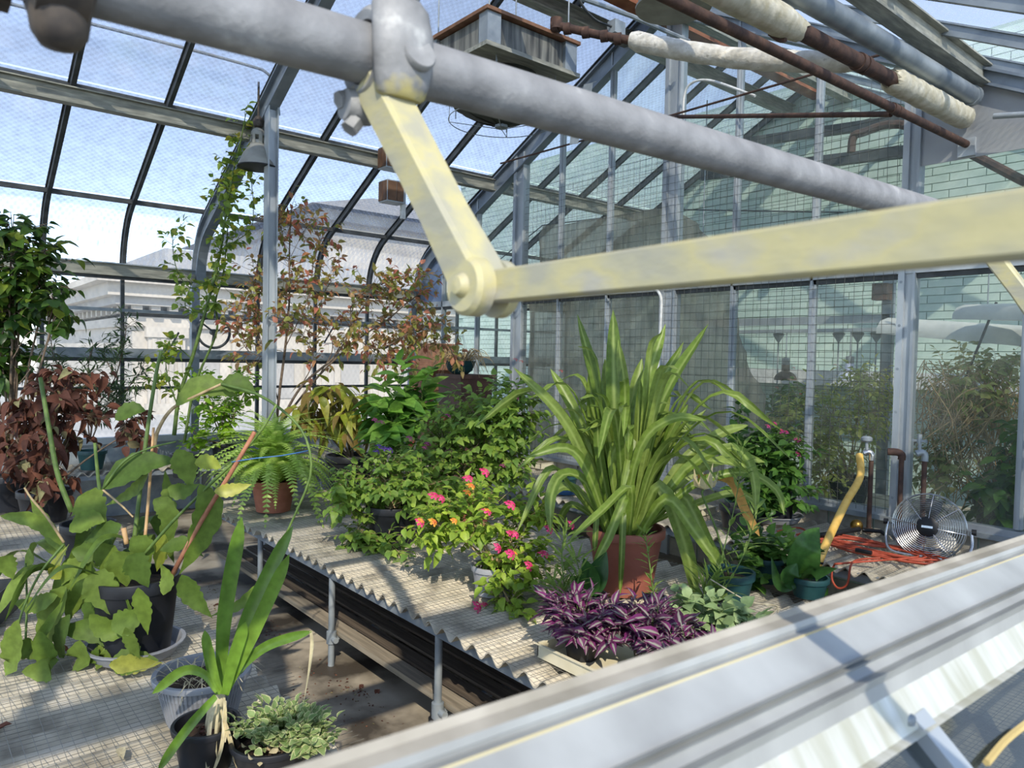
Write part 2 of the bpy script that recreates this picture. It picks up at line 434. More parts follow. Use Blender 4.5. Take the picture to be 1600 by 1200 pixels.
# ------------------------------------------------------------------ glazed partition
part = struct('wall_back')
cb = MB(); cb.box((-10.3, YP, 0), (.0, YP + .18, .79)); cb.build('curb_core', M['mortar'], part)
bl = MB(); bl.box((0, -.012, 0), (.385, .03, .185)); meb = bl.mesh('curb_block', M['curb'])
for r in range(4):
    for i in range(25):
        link('curb_block', meb, part, (-10.2 + .4 * i + (.2 if r % 2 else 0), YP, .0 + .2 * r + .002))
def pbar(nm, x0, x1, z0, z1, d0, d1, m='galv_light'):
    q = MB(); q.box((x0, YP + d0, z0), (x1, YP + d1, z1)); return q.build(nm, M[m], part)
pbar('base_sill', -10.2, -.4, .795, .835, -.07, .06, 'galv'); pbar('base_sill', -10.2, -.4, .835, .885, -.045, .06, 'galv_light')
pbar('rail', -10.2, -.4, 2.87, 2.955, -.045, .05, 'galv_light'); pbar('rail', -10.2, -.4, 2.83, 2.87, -.02, .03, 'bar')
mulls = [(-9.42, .045), (-8.55, .045), (-7.62, .2), (-6.82, .06), (-5.98, .06), (-5.07, .2), (-4.27, .06), (-3.43, .06), (-2.6, .13), (-1.75, .06), (-.9, .06)]
for x, wd in mulls:
    zt = roof_z(x) - .12 if x > -9.3 else roof_z(x) - .15
    if wd > .1:
        q = MB(); q.box((x - wd / 2, YP - .06, .0), (x - wd / 2 + .05, YP + .06, zt)); q.box((x - wd / 2 + .05, YP - .03, 0), (x + wd / 2 - .02, YP + .06, zt)); q.box((x + wd / 2 - .02, YP - .05, 0), (x + wd / 2, YP + .06, zt))
        pq = q.build('post', M['galv_light'], part)
        bo = MB()
        for kz in range(7):
            if wd < .15:
                bo.lathe([(.0, -.006), (.012, -.006), (.012, .0), (0, .0)], 8, M=Matrix.Translation((x - wd / 2 + .025, YP - .062, 1.0 + .36 * kz)) @ Matrix.Rotation(pi / 2, 4, 'X'))
        if bo.v: bo.build('bolt', M['galv'], pq)
    else:
        q = MB(); q.box((x - wd / 2, YP - .02, .9), (x + wd / 2, YP + .03, zt)); q.box((x - .012, YP - .045, .9), (x + .012, YP - .02, zt)); q.build('mullion', M['galv_light'], part)
xs = [XL] + [m[0] for m in mulls] + [XR]
for a, b in zip(xs, xs[1:]):
    a += .02; b -= .02
    for z0, z1 in ((.885, 2.85), (2.955, None)):
        if z1 is None:
            za, zb = roof_z(a) - .03, roof_z(b) - .03
            if a < -10: 
                arch = [(x, z) for x, z in PROF if XL <= x <= b]
                poly = [(a, 2.96), (b, 2.96), (b, roof_z(b) - .03)] + [(x, z - .03) for x, z in reversed(arch) if x > a]
            elif b > -.5:
                continue
            elif a < XRIDGE < b: poly = [(a, z0), (b, z0), (b, zb), (XRIDGE, roof_z(XRIDGE) - .03), (a, za)]
            else: poly = [(a, z0), (b, z0), (b, zb), (a, za)]
        else: poly = [(a, z0), (b, z0), (b, z1), (a, z1)]
        if b > -2.6 and z1 is None:      # flat grey sheet in the top corner
            lo = 3.74
            q = MB(); q.extr([(a - .02, YP - .015, lo), (b + .02, YP - .015, lo), (b + .02, YP - .015, zb), (a - .02, YP - .015, za)], (0, .012, 0)); q.build('grey_sheet', M['panel'], part)
            poly = [(a, z0), (b, z0), (b, lo), (a, lo)]
        q = MB(); q.add([(x, YP, z) for x, z in poly], [tuple(range(len(poly)))])
        q.build('pane', M['bluepane'] if (a < -10 and z1 is None) else M['partglass'], part)
# wire mesh fixed on the partition
wm = MB(); rr = random.Random(3)
x = -7.45
while x < -2.66:
    ztop = 4.2 + .3 * min(1, (x + 7.45) / 4) + rr.uniform(-.03, .03); ph = rr.uniform(0, 6)
    pts = [V((x + .006 * sin(z * 5 + ph), YP - .075, z)) for z in [.86 + (ztop - .86) * i / 6 for i in range(7)]]
    wm.tube(pts, .0022, 3, cap=False); x += .082
z = .9
while z < 4.4:
    wm.tube([V((xx, YP - .073, z + .006 * sin(xx * 4 + z * 9))) for xx in [-7.45 + 4.78 * i / 10 for i in range(11)]], .0022, 3, cap=False); z += .082
o = wm.build('wire_mesh', M['wire'], part); o['kind'] = 'stuff'

# ------------------------------------------------------------------ mint block wall beyond the next house
far = struct('wall_far')
q = MB(); q.box((-14, YB + .01, 0), (1, YB + .2, 6.15)); q.build('wall_core', M['mortar'], far)
bw, bh = .4, .1
br = MB(); br.box((.006, -.012, .005), (bw - .006, .02, bh - .005)); meb = br.mesh('brick', M['mint'])
rest = MB(); nb = 0
for r in range(61):
    for i in range(-1, 37):
        x = -14 + i * bw + (.2 if r % 2 else 0); z = r * bh
        if x < -14 or x > .6: continue
        if -5.9 < x < -3.1 and 1.2 < z < 3.6 and nb < 300:
            link('brick', meb, far, (x, YB, z)); nb += 1
        else:
            rest.box((x + .006, YB - .012, z + .005), (x + bw - .006, YB + .02, z + bh - .005))
o = rest.build('brick', M['mint'], far); o['kind'] = 'stuff'
# ------------------------------------------------------------------ stone building beyond the left wall
M['stone'] = mat('cream_limestone', (176, 170, 160), (194, 188, 178), rough=.85, scale=.8)
M['stone_d'] = mat('greyer_limestone', (156, 154, 150), (172, 170, 166), rough=.85, scale=.8)
bd = thing('stone_building', 'cream classical stone building with dentil cornice, outside beyond the left glass wall', 'building', (-30, 6, -.3))
def bpart(nm, a, b, m, par=None):
    q = MB(); q.box((a[0] + 30, a[1] - 6, a[2] + .3), (b[0] + 30, b[1] - 6, b[2] + .3)); return q.build(nm, M[m], par or bd)
bpart('wall', (-56, 6.5, -.3), (-30, 60, 3.0), 'stone')
bpart('frieze', (-56, 6.3, 3.0), (-29.8, 60, 3.35), 'stone')
bpart('cornice', (-56.5, 5.5, 4.05), (-29.0, 60, 4.5), 'stone')
bpart('cornice', (-56.3, 5.8, 3.75), (-29.3, 60, 4.05), 'stone_d')
bpart('cornice', (-57, 5.1, 4.5), (-28.6, 60, 4.75), 'stone')
bpart('attic', (-55, 8, 4.75), (-31.5, 60, 6.2), 'stone_d')
bpart('upper_wall', (-50, 16, 6.2), (-33.5, 60, 8.6), 'stone'); bpart('upper_cornice', (-50.5, 15.5, 8.6), (-33.0, 60, 9.1), 'stone_d')
rf = MB(); rf.add([(-23.5, 8.5, 9.4), (-2.2, 8.5, 9.4), (-2.2, 54, 9.4), (-23.5, 54, 9.4), (-12, 17, 12.4), (-12, 54, 12.4)], [(0, 1, 4), (1, 2, 5, 4), (0, 4, 5, 3)]); rf.build('roof', M['stone_d'], bd)
dm = MB(); dm.box((0, 0, 0), (.3, .32, .28)); md = dm.mesh('dentil', M['stone'])
for i in range(52): link('dentil', md, bd, (.25, .4 + .62 * i, 3.78))
for i in range(22): 
    link('dentil', md, bd, (-.9 - 1.0 * i, .15, 3.78))
pl = MB()
pl.box((0, 0, 0), (.25, 1.3, 2.9)); pl.box((-.05, -.1, 2.9), (.35, 1.4, 3.3)); pl.box((-.05, -.1, 0), (.35, 1.4, .4))
for k in range(4): pl.box((.25, .12 + .3 * k, .4), (.3, .28 + .3 * k, 2.85))
mp_ = pl.mesh('pilaster', M['stone'])
for i in range(11): link('pilaster', mp_, bd, (0, 1.0 + 3.1 * i, 0))
wmb = MB(); wmb.box((0, 0, 0), (.06, .9, 2.1)); mw_ = wmb.mesh('window', M['stone_d'])
for i in range(10): link('window', mw_, bd, (0, 2.75 + 3.1 * i, .5))

# ------------------------------------------------------------------ benches
M['asb'] = mat('grey_corrugated_cement', (128, 122, 108), (192, 184, 164), rough=.85, scale=5, stretch=(1, 1, 1), bump=.1, bscale=40, lo=.3, hi=.52, c3=(204, 196, 178))
M['wood'] = mat('weathered_wood_shaded', (62, 54, 46), (96, 86, 74), rough=.85, scale=3, stretch=(.6, 14, 14), bump=.15, bscale=10)  # slat colour darkened to carry the shade under the bench
M['board'] = mat('weathered_board_sunlit', (112, 104, 90), (150, 140, 122), rough=.85, scale=3, stretch=(.6, 14, 14), bump=.15, bscale=10)  # front slat: same wood, sunlight put into a paler colour
M['hw'] = mat('hardware_cloth', (120, 118, 108), (150, 146, 136), rough=.6, metal=.2)
def corr(x0, x1, y0, y1, pitch=.13, amp=.025, along='x', ph=0, jag=.0):
    """corrugated sheet: the waves march along x (or y)"""
    mb = MB(); n = max(6, int((x1 - x0) / pitch * 8)); vs = []; th = .009
    for z_ in (0, -th):
        for yy in (y0, y1):
            for i in range(n + 1):
                x = x0 + (x1 - x0) * i / n
                z = amp * (cos(2 * pi * (x + ph) / pitch) - 1) + z_
                vs.append((x, yy, z) if along == 'x' else (yy, x, z))
    k = n + 1; fs = []
    for i in range(n):
        fs += [(i, i + 1, k + i + 1, k + i), (2 * k + i, 3 * k + i, 3 * k + i + 1, 2 * k + i + 1), (i, 2 * k + i, 2 * k + i + 1, i + 1), (k + i, k + i + 1, 3 * k + i + 1, 3 * k + i)]
    fs += [(0, k, 3 * k, 2 * k), (n, 2 * k + n, 3 * k + n, k + n)]
    return mb.add(vs, fs)
def bench(name_label, x0, x1, y0, y1, z, along='x', sheets=5, mesh_over=.03, legs=(), shelf=None, seed=0, rag=None):
    b = thing('plant_bench', name_label, 'bench', ((x0 + x1) / 2, (y0 + y1) / 2, 0)); off = V(((x0 + x1) / 2, (y0 + y1) / 2, 0))
    rr = random.Random(seed)
    if along == 'x':
        w_ = (x1 - x0) / sheets
        for i in range(sheets):
            c = corr(x0 + w_ * i - off.x, x0 + w_ * (i + 1) + .03 - off.x, y0 - off.y + rr.uniform(-.02, .02), y1 - off.y)
            c.build('corrugated_sheet', M['asb'], b, 60, (0, 0, z + .0015 * (i % 2)))
    else:
        w_ = (y1 - y0) / sheets
        for i in range(sheets):
            c = corr(y0 + w_ * i - off.y, y0 + w_ * (i + 1) + .03 - off.y, x0 - off.x, x1 - off.x + rr.uniform(-.02, .02), along='y')
            c.build('corrugated_sheet', M['asb'], b, 60, (0, 0, z + .0015 * (i % 2)))
    # hardware cloth lying on the crests
    hw = MB(); st = .036; wob = lambda a, s: .004 * sin(a * 7 + s)
    y = y0 - mesh_over
    while y < y1:
        hw.tube([V((x - off.x, y - off.y + wob(x, y * 9), z + .006 + .003 * sin(x * 3 + y * 5))) for x in [x0 + (x1 - x0) * i / 14 for i in range(15)]], .0012, 3, cap=False); y += st
    x = x0
    while x < x1:
        o_ = mesh_over + (rag(x) if rag else 0)
        hw.tube([V((x - off.x + wob(y_, x * 9), y_ - off.y, z + .006 + .003 * sin(x * 3 + y_ * 5))) for y_ in [y0 - mesh_over + (y1 - y0 + mesh_over + (o_ - mesh_over)) * i / 5 for i in range(6)]], .0012, 3, cap=False); x += st
    o = hw.build('wire_mesh', M['hw'], b); o['kind'] = 'stuff'
    # frame and legs
    for e in (0, 1):
        fr = MB()
        if along == 'x': yy = y0 + .06 if e == 0 else y1 - .06; fr.box((x0 - off.x, yy - .02 - off.y, z - .1), (x1 - off.x, yy + .02 - off.y, z - .044))
        else: xx = x0 + .06 if e == 0 else x1 - .06; fr.box((xx - .02 - off.x, y0 - off.y, z - .1), (xx + .02 - off.x, y1 - off.y, z - .044))
        fr.build('rail', M['galv'], b)
    for lx, ly in legs:
        q = MB(); q.tube([V((0, 0, 0)), V((0, 0, z - .1))], .0215, 12); l = q.build('leg', M['galv'], b, 40, (lx - off.x, ly - off.y, 0))
        q = MB(); q.lathe([(.0225, .15), (.034, .155), (.034, .235), (.0225, .24)], 14); q.lathe([(.0, -.002), (.02, -.002), (.02, .05), (0, .05)], 10, M=Matrix.Translation((.02, 0, .19)) @ Matrix.Rotation(pi / 2, 4, 'Y'))
        q.build('pipe_fitting', M['galv'], l, 40)
    if shelf:
        sy0, sy1, sz, nn = shelf; sw = (sy1 - sy0) / nn
        for i in range(nn):
            q = MB(); L_ = x1 - x0 - .1
            q.box((-L_ / 2, 0, -.018 if i else -.035), (L_ / 2, sw - .036, 0)); q.build('slat', M['wood' if i else 'board'], b, None, (rr.uniform(-.03, .03), sy0 + sw * i - off.y, sz + rr.uniform(-.004, .004)))
        for lx, ly in legs:
            if ly < (y0 + y1) / 2:
                q = MB(); q.box((-.02, 0, -.03), (.02, sy1 - sy0, 0)); q.build('bearer', M['galv'], b, None, (lx - off.x, sy0 - off.y, sz - .03))
    return b
mid = bench('long middle bench of corrugated sheets with a slatted wooden shelf under it', -6.98, -.75, 2.14, 4.12, .70,
            legs=[(x, y) for x in (-5.79, -4.5, -3.22, -1.93) for y in (2.2, 4.0)], shelf=(2.235, 4.0, .235, 13), seed=1)
near = bench('near corrugated bench whose wire mesh overhangs the aisle, bearing the big black pot', -8.1, -1.2, .05, 1.2, .70,
             legs=[(x, y) for x in (-7.6, -5.6, -3.6, -1.5) for y in (.15, 1.05)], seed=2, rag=lambda x: .05 + .05 * sin(x * 3) + (.06 if -3.2 < x < -2.2 else 0), sheets=6)
back = bench('corrugated bench along the glass partition, carrying the floor fan', -9.2, -.5, 5.04, 6.3, .70,
             legs=[(x, y) for x in (-8.6, -6.4, -4.2, -2.0) for y in (5.15, 6.15)], seed=3, sheets=8)
side = bench('narrow corrugated bench under the left window wall', -10.16, -9.42, -2.4, 4.95, .70, along='y',
             legs=[(x, y) for x in (-9.55, -10.0) for y in (-1.5, .8, 3.0, 4.7)], seed=4, sheets=6)

# ------------------------------------------------------------------ vent shaft, arms and the sill at the opening
M['castgrey'] = mat('worn_galvanised_casting', (116, 118, 120), (146, 148, 150), rough=.65, metal=.1, scale=30, bump=.15, bscale=90, c3=(182, 184, 184))
M['shaft'] = mat('dull_galvanised_pipe', (118, 120, 123), (142, 144, 147), rough=.6, metal=.1, scale=22, bump=.12, bscale=120, c3=(176, 178, 180))
M['yellow'] = mat('worn_yellow_paint', (156, 155, 138), (178, 172, 130), rough=.55, scale=26, stretch=(.5, 1, 1), bump=.12, bscale=80, c3=(164, 162, 148), lo=.36, hi=.54)
M['darkcast'] = mat('dark_iron_casting', (58, 54, 52), (86, 78, 70), rough=.7, scale=40)
def overspray():
    m = mat('overpainted_casting', (116, 118, 120), (146, 148, 150), rough=.65, metal=.1, scale=30, bump=.15, bscale=90, c3=(182, 184, 184)); n = m.node_tree; N, L = n.nodes, n.links
    b = [x for x in N if x.type == 'BSDF_PRINCIPLED'][0]; old = b.inputs['Base Color'].links[0].from_socket
    tc = N.new('ShaderNodeTexCoord'); sp = N.new('ShaderNodeSeparateXYZ'); L.new(tc.outputs['Object'], sp.inputs[0])
    nz = N.new('ShaderNodeTexNoise'); nz.inputs['Scale'].default_value = 45; L.new(tc.outputs['Object'], nz.inputs['Vector'])
    a = N.new('ShaderNodeMath'); a.operation = 'MULTIPLY_ADD'; a.inputs[1].default_value = .05; L.new(nz.outputs['Fac'], a.inputs[0]); L.new(sp.outputs['Z'], a.inputs[2])
    mr = N.new('ShaderNodeMapRange'); mr.inputs[1].default_value = -.008; mr.inputs[2].default_value = -.02; L.new(a.outputs[0], mr.inputs[0])
    mx = N.new('ShaderNodeMixRGB'); L.new(mr.outputs[0], mx.inputs[0]); L.new(old, mx.inputs[1]); mx.inputs[2].default_value = lin((172, 163, 112)); L.new(mx.outputs[0], b.inputs['Base Color']); return m
M['cast_painted'] = overspray()
def shaft_z(y): return 2.364 + .031 * y
sh = MB(); sh.tube([V((-.61, -1.4, shaft_z(-1.4))), V((-.61, 2.5, shaft_z(2.5))), V((-.61, 6.38, shaft_z(6.38)))], .0265, 32)
tag(sh.build('vent_shaft', M['shaft'], smooth=40), 'thick grey galvanised vent shaft crossing the whole view on a slant', 'pipe')
def vent_arm(name, y, label):
    z0 = shaft_z(y)
    t = thing(name, label, 'vent arm', (-.61, y, z0))
    RY = Matrix.Rotation(-pi / 2, 4, 'X')
    q = MB(); q.lathe([(.0285, -.036), (.036, -.038), (.041, -.034), (.043, -.028), (.043, .008), (.04, .016), (.036, .018), (.0285, .018), (.0285, -.036)], 28, M=RY, cap=False)
    # rounded lobe that hangs over the front of the arm
    rings = []
    for s_, ry, rx, cx in ((.056, .008, .006, .018), (.05, .02, .014, .022), (.034, .028, .018, .03), (.012, .03, .017, .035), (-.012, .0295, .016, .035), (-.03, .027, .015, .034), (-.042, .024, .0135, .032), (-.0455, .0195, .01, .032)):
        rings.append([V((cx + rx * cos(k * pi / 10), -.014 + ry * sin(k * pi / 10), s_)) for k in range(20)])
    q.loft(rings)
    q.lathe([(0, 0), (.0165, 0), (.0165, .004), (.015, .006), (0, .006)], 22, M=Matrix.Translation((.046, -.006, -.008)) @ Matrix.Rotation(radians(72), 4, 'Y'))
    q.lathe([(0, 0), (.0165, 0), (.0165, .004), (.015, .006), (0, .006)], 22, M=Matrix.Translation((.028, -.012, .048)) @ Matrix.Rotation(radians(30), 4, 'Y'))
    cl = q.build('clamp', M['cast_painted'], t, 40)
    q = MB()
    q.lathe([(0, -.012), (.016, -.012), (.02, 0), (.016, .012), (0, .012)], 14, M=Matrix.Translation((-.03, -.016, -.012)) @ RY)
    q.lathe([(0, -.014), (.014, -.014), (.017, 0), (.014, .014), (0, .014)], 14, M=Matrix.Translation((-.018, -.03, -.044)) @ RY)
    q.lathe([(0, 0), (.0085, 0), (.0085, .012), (0, .012)], 6, M=Matrix.Translation((-.024, -.036, -.036)) @ Matrix.Rotation(pi * .6, 4, 'X'))
    q.lathe([(0, 0), (.0085, 0), (.0085, .012), (0, .012)], 6, M=Matrix.Translation((-.014, -.034, -.058)) @ Matrix.Rotation(pi * .8, 4, 'X'))
    q.build('bolt', M['castgrey'], t, 40)
    # upper arm, tapered bar from the clamp to the joint
    j = V((.124, .012, -.217)); a0 = V((.008, -.018, -.036)); d = (j - a0).normalized(); sx = V((d.z, 0, -d.x)).normalized()
    q = MB(); rings = []
    for s_, wx, wy in ((-.01, .017, .0185), (.03, .017, .018), (.14, .0165, .0175), ((j - a0).length, .02, .019)):
        c = a0 + d * s_; b_ = .003
        rings.append([c + sx * (wx * ca) + V((0, wy * cb_, 0)) for ca, cb_ in ((-1, -.8), (-.8, -1), (.8, -1), (1, -.8), (1, .8), (.8, 1), (-.8, 1), (-1, .8))])
    q.loft(rings)
    q.lathe([(0, -.021), (.021, -.021), (.0245, -.017), (.0245, -.004), (.0, -.004)], 28, M=Matrix.Translation(j) @ RY)
    q.lathe([(0, .012), (.0245, .012), (.0245, .022), (.021, .025), (0, .025)], 28, M=Matrix.Translation(j) @ RY)
    q.build('upper_arm', M['yellow'], t, 40)
    q = MB(); q.lathe([(0, -.028), (.007, -.027), (.0105, -.021), (.0105, .026), (0, .026)], 16, M=Matrix.Translation(j) @ RY)
    q.build('pivot_pin', M['yellow'], t, 40)
    e = V((.85, .004, j.z + .007)); d2 = (e - j).normalized(); up = V((-d2.z, 0, d2.x)); 
    q = MB(); rings = []
    for s_, hz in ((-.012, .008), (.0, .012), (.02, .0135), (.1, .0135), (.3, .0145), (.5, .0155), (.73, .0155)):
        c = j + d2 * s_ + V((0, .004, 0)); wy = .0075
        rings.append([c + up * (hz * ca) + V((0, wy * cb_, 0)) for ca, cb_ in ((-1, -.6), (-.85, -1), (.85, -1), (1, -.6), (1, .6), (.85, 1), (-.85, 1), (-1, .6))])
    q.loft(rings); q.build('link_arm', M['yellow'], t, 50)
    return t, cl
va, vcl = vent_arm('vent_linkage', .357, 'pale yellow folding vent arm clamped to the grey shaft, nearest with round elbow joint')
vent_arm('vent_linkage', 1.87, 'second yellow vent arm farther along the shaft, half hidden behind the nearest link')
fc = bpy.data.curves.new('number', 'FONT'); fc.body = '480'; fc.size = .015; fc.extrude = .0012; fc.align_x = 'CENTER'
fo = bpy.data.objects.new('number', fc); COL.objects.link(fo)
dg = bpy.context.evaluated_depsgraph_get(); tm = bpy.data.meshes.new_from_object(fo.evaluated_get(dg)); bpy.data.objects.remove(fo)
tm.materials.clear(); tm.materials.append(M['castgrey']); no = bpy.data.objects.new('raised_number', tm); COL.objects.link(no); no.parent = vcl
_f = V((.9, -.0, .42)).normalized(); _x = V((0, 1, 0)); _u = _f.cross(_x)
no.matrix_local = Matrix.Translation(_f * .05 + V((0, -.014, .008))) @ Matrix(((_x.x, _u.x, _f.x, 0), (_x.y, _u.y, _f.y, 0), (_x.z, _u.z, _f.z, 0), (0, 0, 0, 1)))
hg = thing('shaft_hanger', 'dark rounded iron hanger under the grey shaft at the top left corner', 'bracket', (-.61, .085, shaft_z(.085)))
q = MB(); q.lathe([(.0285, -.02), (.038, -.016), (.038, .016), (.0285, .02), (.0285, -.02)], 20, M=Matrix.Rotation(-pi / 2, 4, 'X'), cap=False); q.build('collar', M['darkcast'], hg, 40)
q = MB(); q.lathe([(0, -.056), (.012, -.054), (.018, -.045), (.0195, -.035), (.02, -.03)], 16); q.build('nose', M['darkcast'], hg, 60)
q = MB(); q.box((-.055, -.04, -.02), (-.03, -.025, .012)); q.build('lug', M['darkcast'], hg)

M['alu'] = mat('weathered_mill_aluminium', (146, 149, 149), (172, 176, 176), rough=.48, metal=.25, scale=3, stretch=(3, 3, .5), detail=8, bump=.04, bscale=30, c3=(188, 184, 160))
M['alu_streak'] = mat('streaked_aluminium', (164, 164, 148), (192, 194, 188), rough=.4, metal=.25, scale=16, stretch=(1, 4, .3), detail=8, c3=(206, 208, 202))
M['alu_dull'] = mat('grimy_aluminium_edge', (126, 122, 110), (164, 160, 150), rough=.7, scale=12, stretch=(1, 1, 1))
M['alu_stain'] = mat('stained_aluminium', (168, 154, 112), (190, 182, 150), rough=.6, scale=8, stretch=(1, .4, 1))
sd_ = V((0, .989, -.036)).normalized()
prof_fr = [(0, -.300), (12, -.296), (26, -.287), (37, -.286), (40, -.291), (50, -.280), (54, -.280), (128, -.256), (133, -.250), (137, -.256), (145, -.250), (149, -.256), (170, -.250), (183, -.239), (198, -.245), (228, -.243), (330, -.226), (345, -.221), (353, -.219)]
pts_fr = []
for off_, x in prof_fr:
    p = at(1200, 962 + off_, 'x', x); p = p - sd_ * ((p.y - .5) / sd_.y); pts_fr.append(p)
fs_ = thing('vent_sill', 'broad weathered aluminium sill sloping across the near bottom edge', 'window sill', (-.3, .5, 1.9)); fo_ = V((-.3, .5, 1.9))
def fstrip(nm, i0, i1, m):
    q = MB(); A = [p - fo_ for p in pts_fr[i0:i1 + 1]]
    back_ = [A[-1] + V((-.022, 0, -.012)), A[0] + V((-.003, 0, -.03 - .02 * (i0 > 0)))]
    ring = A + back_
    q.loft([[p - sd_ * .72 for p in ring], [p + sd_ * 1.3 for p in ring]]); return q.build(nm, M[m], fs_, 30)
fstrip('top_edge', 0, 2, 'alu_dull'); fstrip('upper_flange', 2, 5, 'alu'); fstrip('stained_joint', 5, 6, 'alu_stain'); fstrip('upper_face', 6, 7, 'alu'); fstrip('ribbed_face', 7, 15, 'alu'); fstrip('drip_flange', 15, 18, 'alu_streak')
q = MB(); q.lathe([(0, 0), (.005, 0), (.004, .003), (0, .004)], 10, M=Matrix.Translation(at(1422, 1125, 'x', -.224) - fo_) @ Matrix.Rotation(pi / 2, 4, 'Y')); q.build('screw', M['galv'], fs_, 40)
ls = thing('lower_sash', 'tilted glass sash under the aluminium sill at the lower right corner', 'window', tuple(pts_fr[-1] - V((.02, 0, 0)))); lo_ = V(pts_fr[-1]) - V((.02, 0, 0))
dn = V((.74, 0, -.67)).normalized() 
M['sashglass'] = glassmat('grimy_sash_glass', (.3, .34, .34), .3, (78, 90, 90), scale=14, var=.7, gloss=.12)
q = MB(); a = V((0, -.75, .027)); b_ = V((0, 1.3, -.047)); q.add([a, b_, b_ + dn * .9, a + dn * .9], [(0, 1, 2, 3)]); q.build('pane', M['sashglass'], ls)
mu_p = at(1442, 1150, 'x', lo_.x + .012) - lo_
nn_ = V((.67, 0, .74))
for yy in (mu_p.y, mu_p.y + .62, mu_p.y - .62):
    q = MB(); c0 = V((0, yy, -.036 * yy)); q.obox(c0 + dn * .45, dn * .45, V((0, .011, 0)), nn_ * .012); q.obox(c0 + dn * .45 - nn_ * .012, dn * .45, V((0, .018, 0)), nn_ * .003); q.build('glazing_bar', M['galv_light'], ls)
q = MB(); q.obox(V((0, .3, -.011)) + dn * .9, dn * .02, sd_ * 1.0, nn_ * .015); q.build('bottom_rail', M['galv_light'], ls)

st_ = MB(); sp_ = []
for px, py in ((1535, 1195), (1565, 1160), (1605, 1128)):
    r_ = ray(px, py); t_ = (lo_ - CP).dot(nn_) / r_.dot(nn_); sp_.append(CP + r_ * t_ + nn_ * .004)
st_.tube(bez(sp_, 8), .003, 5); tag(st_.build('straw', mat('dry_straw', (170, 150, 96), (196, 176, 120), rough=.8)), 'bent dry straw lying on the grimy sash glass', 'straw')
# ------------------------------------------------------------------ heating pipes under the right slope
M['insul'] = mat('dirty_pipe_lagging', (176, 170, 146), (206, 202, 184), rough=.9, scale=14, bump=.35, bscale=30, c3=(222, 218, 206))
M['insul_w'] = mat('whitewashed_lagging', (188, 184, 172), (216, 214, 206), rough=.9, scale=16, bump=.5, bscale=40, c3=(150, 146, 134))
def yz(px, py, x): p = at(px, py, 'x', x); return p
gp = MB(); gp.tube([V((-2.15, -1.5, 4.0)), V((-2.15, 3.77, 4.115)), V((-2.15, 6.34, 4.185))], .066, 20)
g1 = gp.build('heating_pipe', M['galv'], smooth=40); tag(g1, 'plain grey galvanised pipe highest of those under the right roof slope', 'pipe')
q = MB(); q.lathe([(.068, 0), (.076, .0), (.076, .05), (.068, .05)], 20, M=Matrix.Translation((-2.15, 6.27, 4.183)) @ Matrix.Rotation(-pi / 2, 4, 'X')); q.build('end_collar', M['galv'], g1, 40)
ip = thing('lagged_pipe', 'thick rust-brown steam pipe with two lengths of cream lagging', 'pipe', (-2.2, 4.5, 4.0)); io = V((-2.2, 4.5, 4.0))
def ipz(y): return 3.95 + (y - 3.24) * .026
def ipp(y): return V((-2.2, y, ipz(y))) - io
q = MB(); q.tube([ipp(y) for y in (-1.5, 2, 4, 6.36)], .047, 16); core = q.build('pipe_core', M['rust'], ip, 40)
for y in (4.55, 4.62): 
    q = MB(); q.tube([ipp(y), ipp(y + .05)], .056, 16); q.build('coupling', M['rust'], ip, 40)
def lagging(y0, y1, seed, nm='lagging'):
    rr = random.Random(seed); q = MB(); n = 26; rings = []
    for i in range(n + 1):
        y = lerp(y0, y1, i / n); c = ipp(y); e = 1 if 0 < i < n else .7
        rings.append([c + V((cos(k * 2 * pi / 18), 0, sin(k * 2 * pi / 18))) * (.082 + rr.uniform(-.004, .005)) * e + V((0, rr.uniform(-.012, .012) if e == 1 else rr.uniform(-.03, .03), 0)) for k in range(18)])
    q.loft(rings); return q.build(nm, M['insul'], ip, 50)
lagging(-1.5, 3.86, 1); lagging(5.02, 6.36, 2)
q = MB(); q.tube(bez([ipp(3.72) + V((0, 0, -.09)), ipp(3.74) + V((-.05, 0, -.07)), ipp(3.7) + V((-.09, 0, -.03))], 8), .012, 6); q.build('hanger_wire', M['rust'], ip, 60)
rp = thing('rusty_pipe', 'slim bare rusty pipe running below the cream lagged pipe', 'pipe', (-2.25, 4.5, 3.86)); ro = V((-2.25, 4.5, 3.86))
q = MB(); q.tube([V((.05, y, -.055 + .02 * y)) for y in (-6, -1, 0, 1, 1.87)], .029, 14); q.build('pipe_length', M['rust'], rp, 40)
for y in (.55, .62): q = MB(); q.tube([V((.05, y, -.055 + .02 * y)), V((.05, y + .06, -.055 + .02 * y))], .036, 14); q.build('coupling', M['rust'], rp, 40)
q = MB(); q.box((-.01, 1.875, -.11), (.11, 1.905, .03)); q.build('pipe_bracket', M['galv_light'], rp)
br_ = MB(); br_.tube([V((-5.1, 6.2, 4.70)), V((-2.25, 5.16, 3.81))], .02, 10)
tag(br_.build('branch_pipe', M['rust'], smooth=40), 'thin rusty branch pipe reaching left from the slim rusty pipe', 'pipe')
tr_ = MB(); tr_.tube([V((-7.86, 6.24, 4.74)), V((-5.33, 6.24, 4.70)), V((-2.7, 6.24, 4.68))], .012, 8)
tag(tr_.build('tie_rod', M['rust'], smooth=40), 'thin dark tie rod stretched across the gable from rafter to rafter', 'tie rod')
